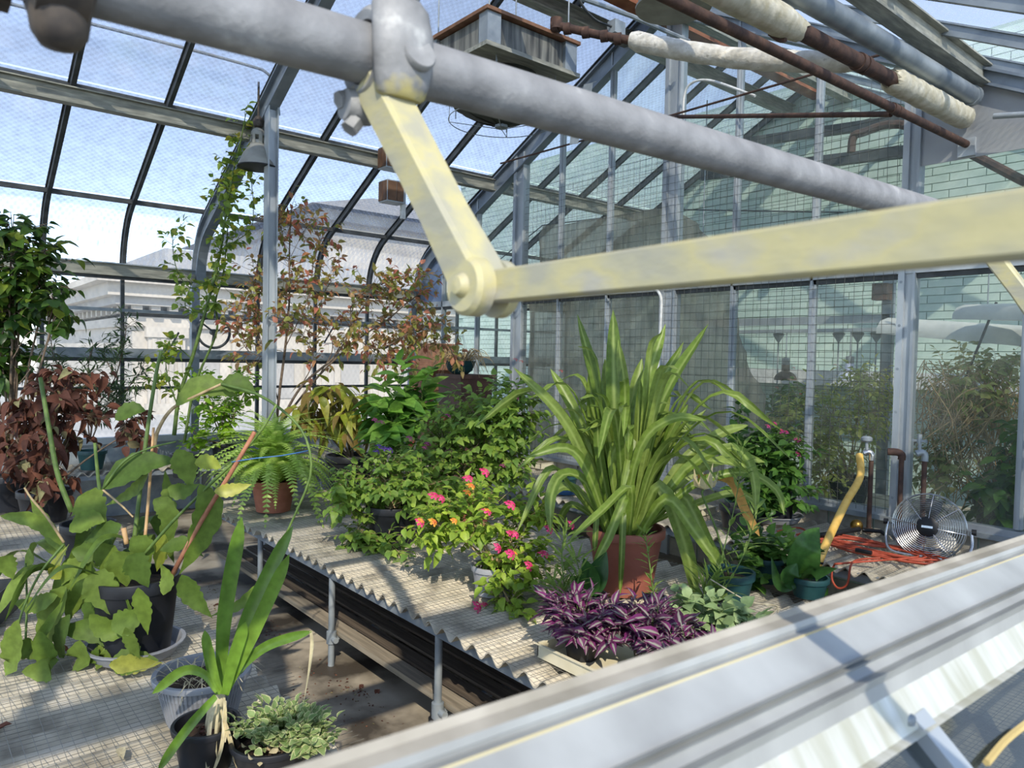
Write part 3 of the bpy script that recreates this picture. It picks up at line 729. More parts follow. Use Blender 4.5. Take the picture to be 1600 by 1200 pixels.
# white lagged cross pipe from the heater
p0, p1 = at(985, 63, 'x', -3.62), at(1338, 97, 'x', -2.3)
cp = thing('cross_pipe', 'whitewashed lagged pipe joining the unit heater to the steam pipe', 'pipe', tuple(p0))
rr = random.Random(5); q = MB(); rings = []
dd = (p1 - p0); L_ = dd.length; dd.normalize(); sa = dd.cross(V((0, 0, 1))).normalized(); sb_ = sa.cross(dd)
for i in range(31):
    c = dd * (L_ * i / 30) - V((0, 0, .05 * sin(pi * i / 30))); e = .75 if i in (0, 30) else 1
    rings.append([c + (sa * cos(k * pi / 8) + sb_ * sin(k * pi / 8)) * (.068 + rr.uniform(-.004, .005)) * e for k in range(16)])
q.loft(rings); q.build('lagging', M['insul_w'], cp, 50)
he = at(893, 40, 'x', -4.12)
q = MB(); hz = V((-4.16, 3.72, 4.42)); q.tube([V((0, 0, 0)), (hz + V((.1, .05, .14)) - p0) * .45, hz + V((.08, .02, .16)) - p0], .03, 12)
for s_ in (.12, .3, .55, .8, .97):
    a_ = (hz + V((.08, .02, .16)) - p0) * s_; q.tube([a_ * 1, a_ + (hz - p0).normalized() * .05], .043, 12)
q.build('pipe_run', M['rust'], cp, 40)
q = MB(); q.tube([hz + V((.08, .02, .21)) - p0, hz + V((.08, .02, .13)) - p0], .045, 14); q.build('elbow', M['rust'], cp, 40)

# unit heater with round louvre
hx0, hx1, hy0, hy1, hz0, hz1 = -4.86, -4.12, 3.13, 4.0, 4.285, 4.52
uh = thing('unit_heater', 'boxy grey unit heater with rusty top hung under the roof ridge', 'heater', ((hx0 + hx1) / 2, (hy0 + hy1) / 2, hz0))
hw_, hl_, hh_ = (hx1 - hx0) / 2, (hy1 - hy0) / 2, hz1 - hz0
M['sheet_streak'] = mat('streaked_heater_sheet', (66, 68, 67), (138, 138, 130), rough=.55, metal=.2, scale=7, stretch=(3, 3, .25), detail=6)
M['dark_louvre'] = mat('dark_green_louvre', (34, 38, 34), (54, 58, 52), rough=.7)
q = MB(); q.box((-hw_ + .03, -hl_ + .03, .02), (hw_ - .03, hl_ - .03, hh_ - .01)); q.build('casing', M['sheet_streak'], uh)
for sx_ in (-1, 1):
    for sy_ in (-1, 1):
        q = MB(); q.box((min(sx_ * hw_, sx_ * (hw_ - .1)), min(sy_ * hl_, sy_ * (hl_ - .12)), .012), (max(sx_ * hw_, sx_ * (hw_ - .1)), max(sy_ * hl_, sy_ * (hl_ - .12)), hh_)); q.build('corner_post', M['galv'], uh)
q = MB(); q.box((-hw_ - .02, -hl_ - .02, hh_), (hw_ + .02, hl_ + .02, hh_ + .025)); q.build('top_plate', mat('rust_edge', (104, 74, 56), (132, 98, 76), rough=.8, scale=9), uh)
q = MB(); q.box((-hw_ - .02, -hl_ - .02, -.012), (hw_ + .02, hl_ + .02, .018)); q.build('bottom_plate', M['purlin'], uh)
q = MB(); q.lathe([(.27, -.0), (.28, -.06), (.24, -.12), (.23, -.12), (.25, -.06), (.25, 0)], 24, cap=False); q.build('fan_ring', M['dark_louvre'], uh, 40)
for k in range(9):
    q = MB(); a0 = 2 * pi * k / 9; vs = []
    for i in range(6):
        a = a0 + 2 * pi / 9 * 1.06 * i / 5; dz = .006 * i / 5; ro = .355 + .02 * sin(pi * i / 5)
        for rr_, zz in ((.04, -.385), (.2, -.335), (ro, -.25)): vs += [V((rr_ * cos(a), rr_ * sin(a), zz - dz)), V((rr_ * cos(a), rr_ * sin(a), zz - dz + .006))]
    fs = []
    for i in range(5):
        for b in (0, 2):
            o_, p_ = i * 6 + b, (i + 1) * 6 + b; fs += [(o_, p_, p_ + 2, o_ + 2), (o_ + 1, o_ + 3, p_ + 3, p_ + 1)]
        o_, p_ = i * 6 + 4, (i + 1) * 6 + 4; fs.append((o_, p_, p_ + 1, o_ + 1))
    q.add(vs, fs); q.build('louvre_petal', M['dark_louvre'], uh)
q = MB(); q.lathe([(0, -.41), (.05, -.405), (.05, -.36), (0, -.36)], 16)
for k in range(4):
    a = pi / 4 + k * pi / 2; q.tube([V((.36 * cos(a), .36 * sin(a), -.33)), V((.36 * cos(a), .36 * sin(a), -.0))], .004, 5)
q.tube([V((.41 * cos(a * pi / 20), .41 * sin(a * pi / 20), -.355)) for a in range(41)], .0035, 5)
for k in range(4):
    a = pi / 4 + k * pi / 2; q.tube([V((0, 0, -.415)), V((.41 * cos(a), .41 * sin(a), -.355)), V((.41 * cos(a), .41 * sin(a), -.0))], .0035, 5)
q.build('wire_guard', M['galv'], uh, 40)
for sx_ in (-1, 1):
    for sy_ in (-1, 1):
        xx, yy = (hx0 + hx1) / 2 + sx_ * (hw_ - .05), (hy0 + hy1) / 2 + sy_ * (hl_ - .05)
        q = MB(); q.tube([V((sx_ * (hw_ - .05), sy_ * (hl_ - .05), hh_)), V((sx_ * (hw_ - .05), sy_ * (hl_ - .05), roof_z(xx) - hz0 - .02))], .006, 6); q.build('hanger_rod', M['galv'], uh)

# ------------------------------------------------------------------ lamps
M['lampgrey'] = mat('grey_spun_aluminium', (138, 138, 130), (160, 160, 152), rough=.5, metal=.2, scale=8)
M['lampin'] = mat('white_reflector', (214, 216, 214), (230, 230, 226), rough=.4)
M['bulb'] = mat('frosted_bulb', (220, 220, 210), (236, 236, 230), rough=.3)
M['blackr'] = mat('black_rubber', (26, 26, 28), (40, 40, 42), rough=.6)
def bell_lamp(p, rad, label, up, outer='lampgrey'):
    t = thing('bell_lamp', label, 'lamp', tuple(p)); k = rad / .21
    q = MB(); q.lathe([(.21 * k, 0), (.2 * k, .04 * k), (.15 * k, .15 * k), (.085 * k, .24 * k), (.08 * k, .24 * k), (.145 * k, .148 * k), (.195 * k, .04 * k), (.205 * k, .0)], 32); q.build('shade', M[outer], t, 50)
    q = MB(); q.lathe([(.198 * k, .004 * k), (.19 * k, .04 * k), (.14 * k, .145 * k), (.07 * k, .23 * k), (0, .235 * k)], 32); q.build('reflector', M['lampin'], t, 50)
    q = MB(); q.lathe([(.2 * k, -.006), (.216 * k, -.004), (.216 * k, .008), (.2 * k, .008)], 32); q.build('rim', M['blackr'] if outer == 'lampgrey' else M['lampgrey'], t, 50)
    q = MB()
    q.lathe([(.08 * k, .235 * k), (.085 * k, .25 * k), (.072 * k, .25 * k)], 20); q.lathe([(.075 * k, .34 * k), (.075 * k, .38 * k), (.05 * k, .41 * k), (.02 * k, .43 * k), (0, .43 * k)], 20)
    for i in range(6):
        a = i * pi / 3; q.obox((.07 * k * cos(a), .07 * k * sin(a), .295 * k), (.018 * k * -sin(a), .018 * k * cos(a), 0), (.004 * cos(a), .004 * sin(a), 0), (0, 0, .055 * k))
    q.build('slotted_neck', M[outer], t, 40)
    q = MB(); q.lathe([(0, .05 * k), (.05 * k, .08 * k), (.06 * k, .13 * k), (.03 * k, .2 * k), (.03 * k, .3 * k), (0, .3 * k)], 16); q.build('bulb', M['bulb'], t, 50)
    q = MB(); q.tube([V((0, 0, .42 * k)), V((0, 0, .42 * k + up))], .012, 8); q.lathe([(0, .42 * k), (.05 * k, .44 * k), (.06 * k, .5 * k), (.03 * k, .55 * k), (0, .55 * k)], 14); q.build('hanger', M['darkcast'], t, 40)
    return t
lp = at(403, 262, 'x', -7.78)
bell_lamp(lp, .205, 'grey bell lamp with slotted neck hanging beside the white column', max(.02, roof_z(lp.x) - lp.z - .35))
lp = deep(1052, 12, 4.2)
bell_lamp(lp, .21, 'white-rimmed reflector lamp hanging at the top edge near the ridge', max(.02, roof_z(lp.x) - lp.z - .5), 'lampin')
# ------------------------------------------------------------------ fittings on the partition, fan, hose, cord
M['white_pipe'] = mat('white_painted_conduit', (196, 198, 196), (220, 222, 220), rough=.5, scale=20)
M['brass'] = mat('dull_brass', (120, 92, 40), (176, 142, 76), rough=.35, metal=.9, scale=9)
M['chrome'] = mat('chromed_wire', (176, 178, 180), (200, 202, 204), rough=.22, metal=.9, scale=5)
M['fanblade'] = mat('bright_fan_blade', (130, 132, 132), (150, 152, 152), rough=.4, metal=.6, scale=4)
M['blackp'] = mat('black_plastic', (20, 21, 24), (34, 35, 38), rough=.45, scale=6)
M['orange'] = mat('orange_cord_sheath', (168, 72, 50), (190, 90, 64), rough=.5, scale=20)
M['yhose'] = mat('yellow_hose', (222, 176, 84), (236, 196, 108), rough=.5, scale=12)
M['brownp'] = mat('brown_enamel', (92, 66, 48), (116, 86, 62), rough=.6, scale=10)
o = MB(); o.tube(bez([at(806, 456, 'y', 6.28), at(960, 447, 'y', 6.28), at(1012, 447, 'y', 6.28), at(1031, 460, 'y', 6.28), at(1033, 490, 'y', 6.28), at(1029, 560, 'y', 6.28), at(1024, 640, 'y', 6.28), V((at(1024, 640, 'y', 6.28).x, 6.28, .71))], 42), .016, 10)
cd = o.build('conduit', M['white_pipe'], smooth=50); tag(cd, 'white painted conduit that bends down the partition behind the strap-leaved plant', 'conduit')
o = MB(); pc_ = at(1030, 545, 'y', 6.28); o.lathe([(.017, -.03), (.024, -.03), (.024, .03), (.017, .03)], 12, c=pc_); o.build('coupling', M['white_pipe'], cd, 40)
o = MB(); o.tube(bez([at(1070, 225, 'y', 6.29), at(1068, 160, 'y', 6.29), at(1078, 132, 'y', 6.29), at(1110, 126, 'y', 6.29), at(1180, 150, 'y', 6.29)], 28), .013, 8)
tag(o.build('conduit', M['white_pipe'], smooth=50), 'thin conduit hooking over the wide upper post of the partition', 'conduit')
o = MB(); o.tube(bez([at(0, 2, 'x', -7.62), at(200, 52, 'x', -7.62), at(380, 100, 'x', -7.62), at(418, 115, 'x', -7.62), at(431, 140, 'x', -7.62), at(436, 180, 'x', -7.62)], 40), .016, 8)
tag(o.build('conduit', M['galv'], smooth=50), 'long thin grey conduit bending down onto the white column', 'conduit')
o = MB(); a_ = at(1514, 124, 'x', -2.0); o.tube([V((-1.98, 6.25, a_.z - .16)), V((-.8, 6.25, a_.z - .36))], .022, 8)
tag(o.build('conduit', M['galv_light'], smooth=50), 'pale conduit running across the flat grey sheet at the upper right', 'conduit')

# control boxes hung from the purlin
def ctrl(px, py, label):
    p = at(px, py, 'x', -7.97); t = thing('control_box', label, 'control box', tuple(p), 'control boxes under the purlin')
    q = MB(); q.box((-.1, -.13, -.13), (.1, .13, .13)); q.build('case', M['galv_light'], t)
    for k in (0, 1):
        q = MB(); q.box((.1, -.12 + .125 * k, -.115), (.112, -.005 + .1 * k, .115)); q.build('louvred_panel', M['brownp'], t)
    for k in (0, 1):
        q = MB(); q.box((-.09 + .1 * k, -.142, -.115), (.0 + .09 * k, -.13, .115)); q.build('louvred_panel', M['brownp'], t)
    return p
p_ = ctrl(612, 249, 'upper brown-panelled control box hung from the purlin behind the yellow arm')
p2_ = ctrl(613, 301, 'lower brown-panelled control box hanging on the white strip behind the yellow arm')
o = MB(); o.box((p_.x - .02, p_.y + .14, p2_.z - .3), (p_.x + .02, p_.y + .2, roof_z(p_.x) - .05)); tag(o.build('hanging_strip', M['white_pipe']), 'white metal strip hanging down beside the two control boxes', 'strip')

# handwheel and window stays on the left wall
hp = at(334, 519, 'x', -10.12); t = thing('handwheel', 'round grey handwheel on the left window wall among the red leaves', 'wheel', tuple(hp))
q = MB(); q.tube([V((0, .21 * cos(k * pi / 16), .21 * sin(k * pi / 16))) for k in range(33)], .018, 8); q.build('rim', M['bar'], t, 60)
for k in range(3):
    a = k * 2 * pi / 3 + .4; q = MB(); q.tube([V((0, 0, 0)), V((0, .2 * cos(a), .2 * sin(a)))], .013, 6); q.build('spoke', M['bar'], t, 60)
q = MB(); q.lathe([(0, -.06), (.04, -.06), (.04, .03), (0, .03)], 12, M=Matrix.Rotation(pi / 2, 4, 'Y')); q.build('hub', M['bar'], t, 40)
for (a0, b0) in (((88, 487), (75, 533)), ((532, 492), (507, 535)), ((279, 520), (268, 540)), ((628, 530), (600, 545))):
    q = MB(); q.tube([at(*a0, 'x', -10.17), at(*b0, 'x', -9.98)], .013, 6); q.build('window_stay', M['bar'], wall_l)

# water pipes and taps in front of the partition
def tap(px, py0, py1, label, kind):
    b = at(px, py0, 'z', .7); b.y = 6.2; b = at(px, py0 - 4, 'y', 6.2); x = b.x; zt = at(px, py1, 'y', 6.2).z
    t = thing('water_pipe', label, 'pipe', (x, 6.2, .7)); h = zt - .7
    q = MB(); q.tube([V((0, 0, 0)), V((0, 0, h))], .019, 12); q.lathe([(.02, 0), (.034, .005), (.034, .04), (.02, .045)], 12); q.build('riser', M['rust'], t, 40)
    q = MB()
    if kind == 'elbow':
        q.tube(bez([V((0, 0, h - .01)), V((0, 0, h + .03)), V((-.03, -.02, h + .05)), V((-.09, -.05, h + .05))], 9), .03, 10); q.build('elbow', M['rust'], t, 50)
    else:
        q.tube(bez([V((0, 0, h - .02)), V((0, 0, h + .03)), V((-.03, -.02, h + .055)), V((-.1, -.06, h + .03))], 9), [.024] * 7 + [.026, .028, .028][:3], 10) if False else q.tube(bez([V((0, 0, h - .02)), V((0, 0, h + .03)), V((-.02, -.014, h + .05)), V((-.05, -.035, h + .035))], 9), .026, 10)
        q.build('tap_body', M['chrome'] if kind == 'bright' else M['galv'], t, 50)
        q = MB(); q.tube([V((-.03, -.02, h + .05)), V((-.035, -.022, h + .14))], .014, 8); 
        if kind == 'bright': q.lathe([(0, .13), (.03, .13), (.045, .145), (.045, .165), (.03, .18), (0, .18)], 12, c=(-.035, -.022, h))
        else: q.box((-.09, -.03, h + .13), (.02, -.014, h + .15)); q.tube([V((-.035, -.022, h + .12)), V((-.035, -.022, h + .19))], .018, 8)
        q.build('tap_handle', M['galv'], t, 40)
    return V((x, 6.2, .7 + h))
h1 = tap(1357, 838, 715, 'thin dark riser with bright tap feeding the yellow hose', 'bright')
h2 = tap(1404, 838, 716, 'rusty riser with open elbow beside the partition post', 'elbow')
h3 = tap(1440, 838, 716, 'rusty riser with tap behind the fan', 'tap')
hs = MB(); hpts = bez([h1 + V((-.075, -.055, .02)), at(1344, 745, 'y', 6.0), at(1322, 785, 'y', 5.6), at(1300, 830, 'y', 5.2), at(1283, 868, 'y', 4.97), at(1276, 888, 'y', 4.94)], 30)
hs.tube(hpts, .029, 12); ho = hs.build('garden_hose', M['yhose'], smooth=60); tag(ho, 'yellow hose drooping from the bright tap onto the bench edge', 'hose')
q = MB(); q.tube([hpts[-5], hpts[-4]], .033, 10); q.build('tape_wrap', M['blackp'], ho, 40)
fb = thing('float_valve', 'brass ball float on a black rod on the bench by the riser', 'valve', tuple(at(1338, 832, 'y', 6.05)))
q = MB(); q.lathe([(0, -.05)] + [(.05 * cos(a), .05 * sin(a)) for a in [-1.2 + .3 * k for k in range(9)]] + [(0, .05)], 18, c=(0, 0, .06)); q.build('ball', M['brass'], fb, 60)
q = MB(); q.tube([V((.05, 0, .03)), V((.16, .08, .03)), V((.2, .1, .0))], .016, 8); q.build('rod', M['blackp'], fb, 60)
o = MB(); o.tube(bez([at(1262, 838, 'z', .76), at(1300, 834, 'z', .76), at(1342, 827, 'z', .76)], 12), .022, 8); tag(o.build('black_pipe', M['blackp'], smooth=60), 'short black pipe lying on the bench behind the orange cord', 'pipe')

# floor fan
fcn = deep(1451, 823, 5.42); 
fan = thing('floor_fan', 'round chrome floor fan with black hub on the bench by the partition', 'fan', (fcn.x, fcn.y, .705)); fz = fcn.z - .705
fd = V((.25, -.93, .16)).normalized(); fx = fd.cross(V((0, 0, 1))).normalized(); fu = fx.cross(fd)
MF = Matrix(((fx.x, fu.x, fd.x, 0), (fx.y, fu.y, fd.y, 0), (fx.z, fu.z, fd.z, fz), (0, 0, 0, 1))); FR = .24
def ring(mb, r, z, rad, n=40): mb.tube([MF @ V((r * cos(k * 2 * pi / n), r * sin(k * 2 * pi / n), z)) for k in range(n + 1)], rad, 5, cap=False)
for nm, s_ in (('front_grille', 1), ('rear_grille', -1)):
    q = MB()
    for i in range(12):
        r = .075 + (FR - .08) * i / 11; ring(q, r, s_ * (.03 + .07 * (1 - (r / FR) ** 3)), .0026 if s_ > 0 else .0016, 36)
    for k in range(8 if s_ > 0 else 6):
        a = k * 2 * pi / 8 + .1; q.tube([MF @ V((r * cos(a), r * sin(a), s_ * (.033 + .07 * (1 - (r / FR) ** 3)))) for r in (.06, .12, .18, .24, FR)], .003, 5)
    q.build(nm, M['chrome'], fan, 60)
q = MB(); ring(q, FR, .025, .006, 48); ring(q, FR, -.025, .006, 48); q.lathe([(FR - .002, -.025), (FR + .003, -.025), (FR + .003, .025), (FR - .002, .025)], 48, M=MF, cap=False); q.build('drum', M['chrome'], fan, 60)
q = MB(); q.lathe([(0, .112), (.05, .11), (.074, .1), (.076, .08), (.07, .06), (0, .06)], 24, M=MF); hub = q.build('hub_cap', M['blackp'], fan, 50)
q = MB(); q.add([MF @ V(c) for c in ((-.036, -.008, .1135), (.036, -.008, .1135), (.036, .008, .1135), (-.036, .008, .1135), (-.036, -.008, .111), (.036, -.008, .111), (.036, .008, .111), (-.036, .008, .111))], [(0, 1, 2, 3), (0, 4, 5, 1), (2, 6, 7, 3), (1, 5, 6, 2), (0, 3, 7, 4)]); q.build('badge', M['chrome'], hub)
for k in range(3):
    q = MB(); a0 = pi / 2 + .15 + k * 2 * pi / 3; n = 6; top = []; 
    for i in range(n + 1):
        r = .05 + .16 * i / n; wv = .3 + .3 * sin(pi * min(1, .25 + i / n * .6)); row = []
        for j in range(5):
            a = a0 + wv * (j / 4 - .5) * (1.5 - i / n * .3); row.append(MF @ V((r * cos(a), r * sin(a), (j / 4 - .5) * .07)))
        top.append(row)
    q.loft(top, closed=False, cap=False); q.build('blade', M['fanblade'], fan, 60)
q = MB(); q.lathe([(.055, -.1), (.06, .05), (0, .06)], 18, M=MF); q.lathe([(0, -.1), (.055, -.1)], 18, M=MF); q.build('motor', M['blackp'], fan, 50)
q = MB(); sxv = V((fx.x, fx.y, 0)).normalized(); fw = V((fd.x, fd.y, 0)).normalized()
q.tube(bez([sxv * (FR + .03) + V((0, 0, fz)), sxv * (FR + .035) + V((0, 0, .1)) + fw * .04, sxv * (FR - .02) + V((0, 0, .02)) + fw * .12, fw * .14 + V((0, 0, .016)), sxv * -(FR - .02) + V((0, 0, .02)) + fw * .12, sxv * -(FR + .035) + V((0, 0, .1)) + fw * .04, sxv * -(FR + .03) + V((0, 0, fz))], 48), .012, 8)
q.tube([sxv * (FR - .06) + V((0, 0, .016)) + fw * .12, sxv * (FR - .08) + V((0, 0, .016)) - fw * .16, sxv * -(FR - .08) + V((0, 0, .016)) - fw * .16, sxv * -(FR - .06) + V((0, 0, .016)) + fw * .12], .011, 8)
q.build('tube_stand', M['chrome'], fan, 60)
for s_ in (-1, 1):
    q = MB(); q.lathe([(0, 0), (.022, 0), (.022, .03), (0, .03)], 12, M=Matrix.Translation(sxv * s_ * (FR + .03) + V((0, 0, fz))) @ V((0, 0, 1)).rotation_difference(sxv * s_).to_matrix().to_4x4()); q.build('knob', M['blackp'], fan, 40)

# coiled orange extension cord
rr = random.Random(11); cpts = []
c0 = at(1385, 864, 'z', .72)
for k in range(150):
    a = k * .29; wob = 1 + .25 * sin(k * .11) + .12 * sin(k * .37)
    cpts.append(V((c0.x - .1 + (.42 * wob) * cos(a) * 1.0 + .1 * sin(k * .05), c0.y + .02 + .17 * wob * sin(a + .4 * sin(k * .03)), .716 + .012 * (k % 5) / 5 + .00012 * k)))
start = bez([at(1215, 830, 'z', .72), at(1250, 825, 'z', .72), at(1275, 842, 'z', .72), at(1310, 848, 'z', .72), cpts[0]], 24)
end = bez([cpts[-1], at(1320, 880, 'z', .73), at(1303, 884, 'y', 4.98), at(1300, 905, 'y', 4.96), at(1310, 919, 'y', 4.95), at(1324, 912, 'y', 4.96), at(1330, 882, 'y', 4.99), at(1345, 874, 'z', .72), at(1375, 872, 'z', .73)], 48)
q = MB(); q.tube(start[:-1] + cpts + end[1:], .0075, 6); xc = q.build('extension_cord', M['orange'], smooth=60); tag(xc, 'tangled orange extension cord heaped on the bench below the fan', 'cord')
q = MB(); k_ = at(1350, 862, 'z', .755); q.tube([k_ + V((-.06, .0, 0)), k_ + V((.05, .01, 0))], .016, 8); q.build('plug', M['blackp'], xc, 50)

# dark sheet-metal box at the left edge of the near bench
a_, b_ = at(0, 975, 'z', .715), at(28, 950, 'z', .715); d_ = (b_ - a_).normalized(); n_ = V((-d_.y, d_.x, 0))
bxm = thing('metal_trough', 'dark grey sheet-metal trough cut off by the left edge of the near bench', 'trough', tuple(b_)); 
for nm, q0, q1 in (('side', V((0, 0, 0)), -d_ * .6), ('side', n_ * .16, n_ * .16 - d_ * .6), ('end', V((0, 0, 0)), n_ * .16)):
    dd_ = (q1 - q0).normalized(); mm_ = V((-dd_.y, dd_.x, 0)) * .003; q = MB(); q.extr([q0 - mm_, q1 - mm_, q1 - mm_ + V((0, 0, .16)), q0 - mm_ + V((0, 0, .16))], mm_ * 2); q.build(nm, M['bar'], bxm)
q = MB(); q.extr([V((0, 0, 0)), -d_ * .6, n_ * .16 - d_ * .6, n_ * .16], (0, 0, .004)); q.build('bottom', M['bar'], bxm)

# ------------------------------------------------------------------ the next house behind the partition
M['cloth'] = None
def clothmat():
    m, n, N, L = newmat('brown_shade_cloth')
    o = N.new('ShaderNodeOutputMaterial'); d = N.new('ShaderNodeBsdfDiffuse'); t = N.new('ShaderNodeBsdfTranslucent'); tr = N.new('ShaderNodeBsdfTransparent')
    tc = N.new('ShaderNodeTexCoord'); mp = N.new('ShaderNodeMapping'); mp.inputs['Scale'].default_value = (9, 1, .8); L.new(tc.outputs['Object'], mp.inputs[0])
    nz = N.new('ShaderNodeTexNoise'); nz.inputs['Scale'].default_value = 1.6; nz.inputs['Detail'].default_value = 6; L.new(mp.outputs[0], nz.inputs['Vector'])
    rp = N.new('ShaderNodeValToRGB'); rp.color_ramp.elements[0].position = .3; rp.color_ramp.elements[1].position = .75
    rp.color_ramp.elements[0].color = lin((150, 142, 128)); rp.color_ramp.elements[1].color = lin((202, 194, 178)); L.new(nz.outputs['Fac'], rp.inputs[0])
    L.new(rp.outputs[0], d.inputs[0]); L.new(rp.outputs[0], t.inputs[0])
    a = N.new('ShaderNodeMixShader'); a.inputs[0].default_value = .4; L.new(d.outputs[0], a.inputs[1]); L.new(t.outputs[0], a.inputs[2])
    b = N.new('ShaderNodeMixShader'); b.inputs[0].default_value = .8; L.new(tr.outputs[0], b.inputs[1]); L.new(a.outputs[0], b.inputs[2]); L.new(b.outputs[0], o.inputs[0]); return m
M['cloth'] = clothmat()
def cloth(label, pxs, y0):
    """pxs: list of (px, py_top, py_bottom) in the plane y0, hung with shallow folds"""
    rings_t = []; q = MB(); n = len(pxs); rows = 8; vs = []; fs = []
    P = [(at(px, a, 'y', y0), at(px, b, 'y', y0)) for px, a, b in pxs]; dense = []
    for (a0, b0), (a1, b1) in zip(P, P[1:]):
        for k in range(6): dense.append((a0.lerp(a1, k / 6), b0.lerp(b1, k / 6)))
    dense.append(P[-1])
    for i, (a, b) in enumerate(dense):
        for r in range(rows + 1):
            p = a.lerp(b, r / rows); p.y += .035 * sin(i * 1.1 + .3 * sin(r)) + .015 * sin(i * 2.7 + r); vs.append(p)
    for i in range(len(dense) - 1):
        for r in range(rows): fs.append((i * (rows + 1) + r, (i + 1) * (rows + 1) + r, (i + 1) * (rows + 1) + r + 1, i * (rows + 1) + r + 1))
    q.add(vs, fs); o = q.build('shade_cloth', M['cloth'], smooth=179); return tag(o, label, 'curtain')
cloth('brown shade cloth hanging behind the lower panes of the partition, right edge ragged', [(826, 462, 705), (880, 458, 712), (950, 455, 722), (1010, 454, 730), (1060, 452, 738), (1110, 450, 745), (1142, 450, 750), (1152, 500, 752), (1165, 560, 752), (1195, 620, 752)], 6.8)
cloth('smaller piece of brown shade cloth slumping behind the upper panes', [(842, 402, 440), (848, 352, 440), (880, 350, 440), (935, 341, 440), (962, 336, 440), (1000, 330, 440), (1032, 325, 440), (1062, 330, 440), (1090, 350, 440), (1110, 378, 440)], 6.8)
hr_ = MB()
for x in (-7.5, -5.6, -3.7): hr_.tube([V((x, 6.86, 2.94)), V((x, 6.48, 2.92))], .008, 6)
hr_.tube([V((-7.6, 6.86, 2.95)), V((-3.6, 6.86, 2.93))], .015, 8); tag(hr_.build('curtain_rail', M['galv'], smooth=40), 'thin rail behind the partition that the shade cloth hangs on', 'rail')
hr_ = MB(); hr_.tube([V((-9.0, 6.87, 3.42)), at(848, 352, 'y', 6.86), at(962, 338, 'y', 6.86), at(1032, 327, 'y', 6.86), V((-3.4, 6.86, 3.55))], .008, 6); tag(hr_.build('support_wire', M['bar'], smooth=40), 'slack wire behind the upper panes that the smaller cloth hangs on', 'wire')

nb_ = thing('plant_bench', 'bench in the next house behind the glass, below the tangled shrubs', 'bench', (-4.0, 7.6, 0))
q = MB(); q.box((-4.5, -.6, .66), (3.6, .6, .70)); q.build('top', M['asb'], nb_)
for xx in (-4, -2, 0, 2, 3.4):
    for yy in (-.5, .5): q = MB(); q.tube([V((xx, yy, 0)), V((xx, yy, .66))], .022, 8); q.build('leg', M['galv'], nb_, 40)
# lamp rail with dome lamps
y_ = 8.4; rz = at(1300, 506, 'y', y_).z
lr = thing('lamp_rail', 'long grey channel in the next house that the dome lamps hang from', 'rail', (-3.6, y_, rz))
q = MB(); q.box((-2.6, -.03, 0), (.02, .03, .09)); q.box((-2.6, -.09, -.1), (.02, .09, -.06)); q.build('channel', M['galv_light'], lr)
xs_ = at(1388, 500, 'y', y_).x + 3.6
q = MB(); q.box((xs_ - .06, -.03, -rz), (xs_ + .06, .03, .9)); q.build('upright', M['galv'], lr)
for e in (-2.5, -.9):
    q = MB(); q.tube([V((e, 0, .09)), V((e, 0, roof_z(e - 3.6) - rz - .1))], .008, 6); q.build('hanger_rod', M['galv'], lr)
bx_ = thing('switch_box', 'brown switch box fixed on the upright behind the partition', 'switch box', tuple(at(1379, 456, 'y', y_ - .12)))
q = MB(); q.box((-.09, -.06, -.09), (.07, .08, .09)); q.build('box', M['brownp'], bx_)
for k in (0, 1): q = MB(); q.lathe([(0, -.065), (.012, -.065), (.012, -.055), (0, -.055)], 8, M=Matrix.Translation((.0, -.0, .03 - .05 * k)) @ Matrix.Rotation(0, 4, 'X')); 
M['domeb'] = mat('brown_lamp_dome', (84, 70, 60), (104, 90, 78), rough=.5); M['domew'] = mat('pale_blue_dome', (186, 196, 226), (206, 214, 236), rough=.4)
for i, (px, py, mm_, lab) in enumerate(((1227, 594, 'domeb', 'brown dome lamp hanging in the next house'), (1327, 594, 'domew', 'pale blue dome lamp hanging in the next house'))):
    p = at(px, py, 'y', y_ - .075); t = thing('dome_lamp', lab, 'lamp', tuple(p)); R_ = .135
    q = MB(); q.lathe([(R_, 0)] + [(R_ * cos(a * pi / 16), R_ * .85 * sin(a * pi / 16)) for a in range(8)] + [(.05, R_ * .84), (.05, .19), (0, .19)], 20); q.build('dome', M[mm_], t, 50)
    q = MB(); q.lathe([(.035, .18), (.045, .2), (.045, .27), (0, .28)], 12); q.build('socket', M['galv'], t, 40)
    q = MB(); q.tube([V((0, 0, .27)), V((0, 0, rz - .102 - p.z))], .008, 6); q.build('stem', M['galv'], t, 40)
for px, lab in ((1217, 'bare lampholder just left of the brown dome lamp stem'), (1311, 'bare lampholder just left of the pale blue dome lamp'), (1341, 'bare lampholder just right of the pale blue dome lamp'), (1370, 'bare lampholder nearest the upright with the switch box')):
    p = at(px, 513, 'y', y_ + .075); t = MB(); t.lathe([(.06, rz - .102), (.07, rz - .12), (.02, rz - .2), (.009, rz - .22), (.009, rz - .75), (0, rz - .75)], 12, c=(p.x, y_ + .075, 0))
    tag(t.build('lampholder', M['galv'], smooth=50), lab, 'lamp', 'lampholders under the channel')
wsx = at(1260, 600, 'y', 9.7); q = MB(); q.box((-6.2, 9.45, wsx.z), (-2.2, 9.93, wsx.z + .04)); q.box((-6.2, 9.43, wsx.z + .0), (-2.2, 9.45, wsx.z + .2)); tag(q.build('wall_shelf', M['white_pipe']), 'long white shelf along the mint block wall behind the dome lamps', 'shelf')
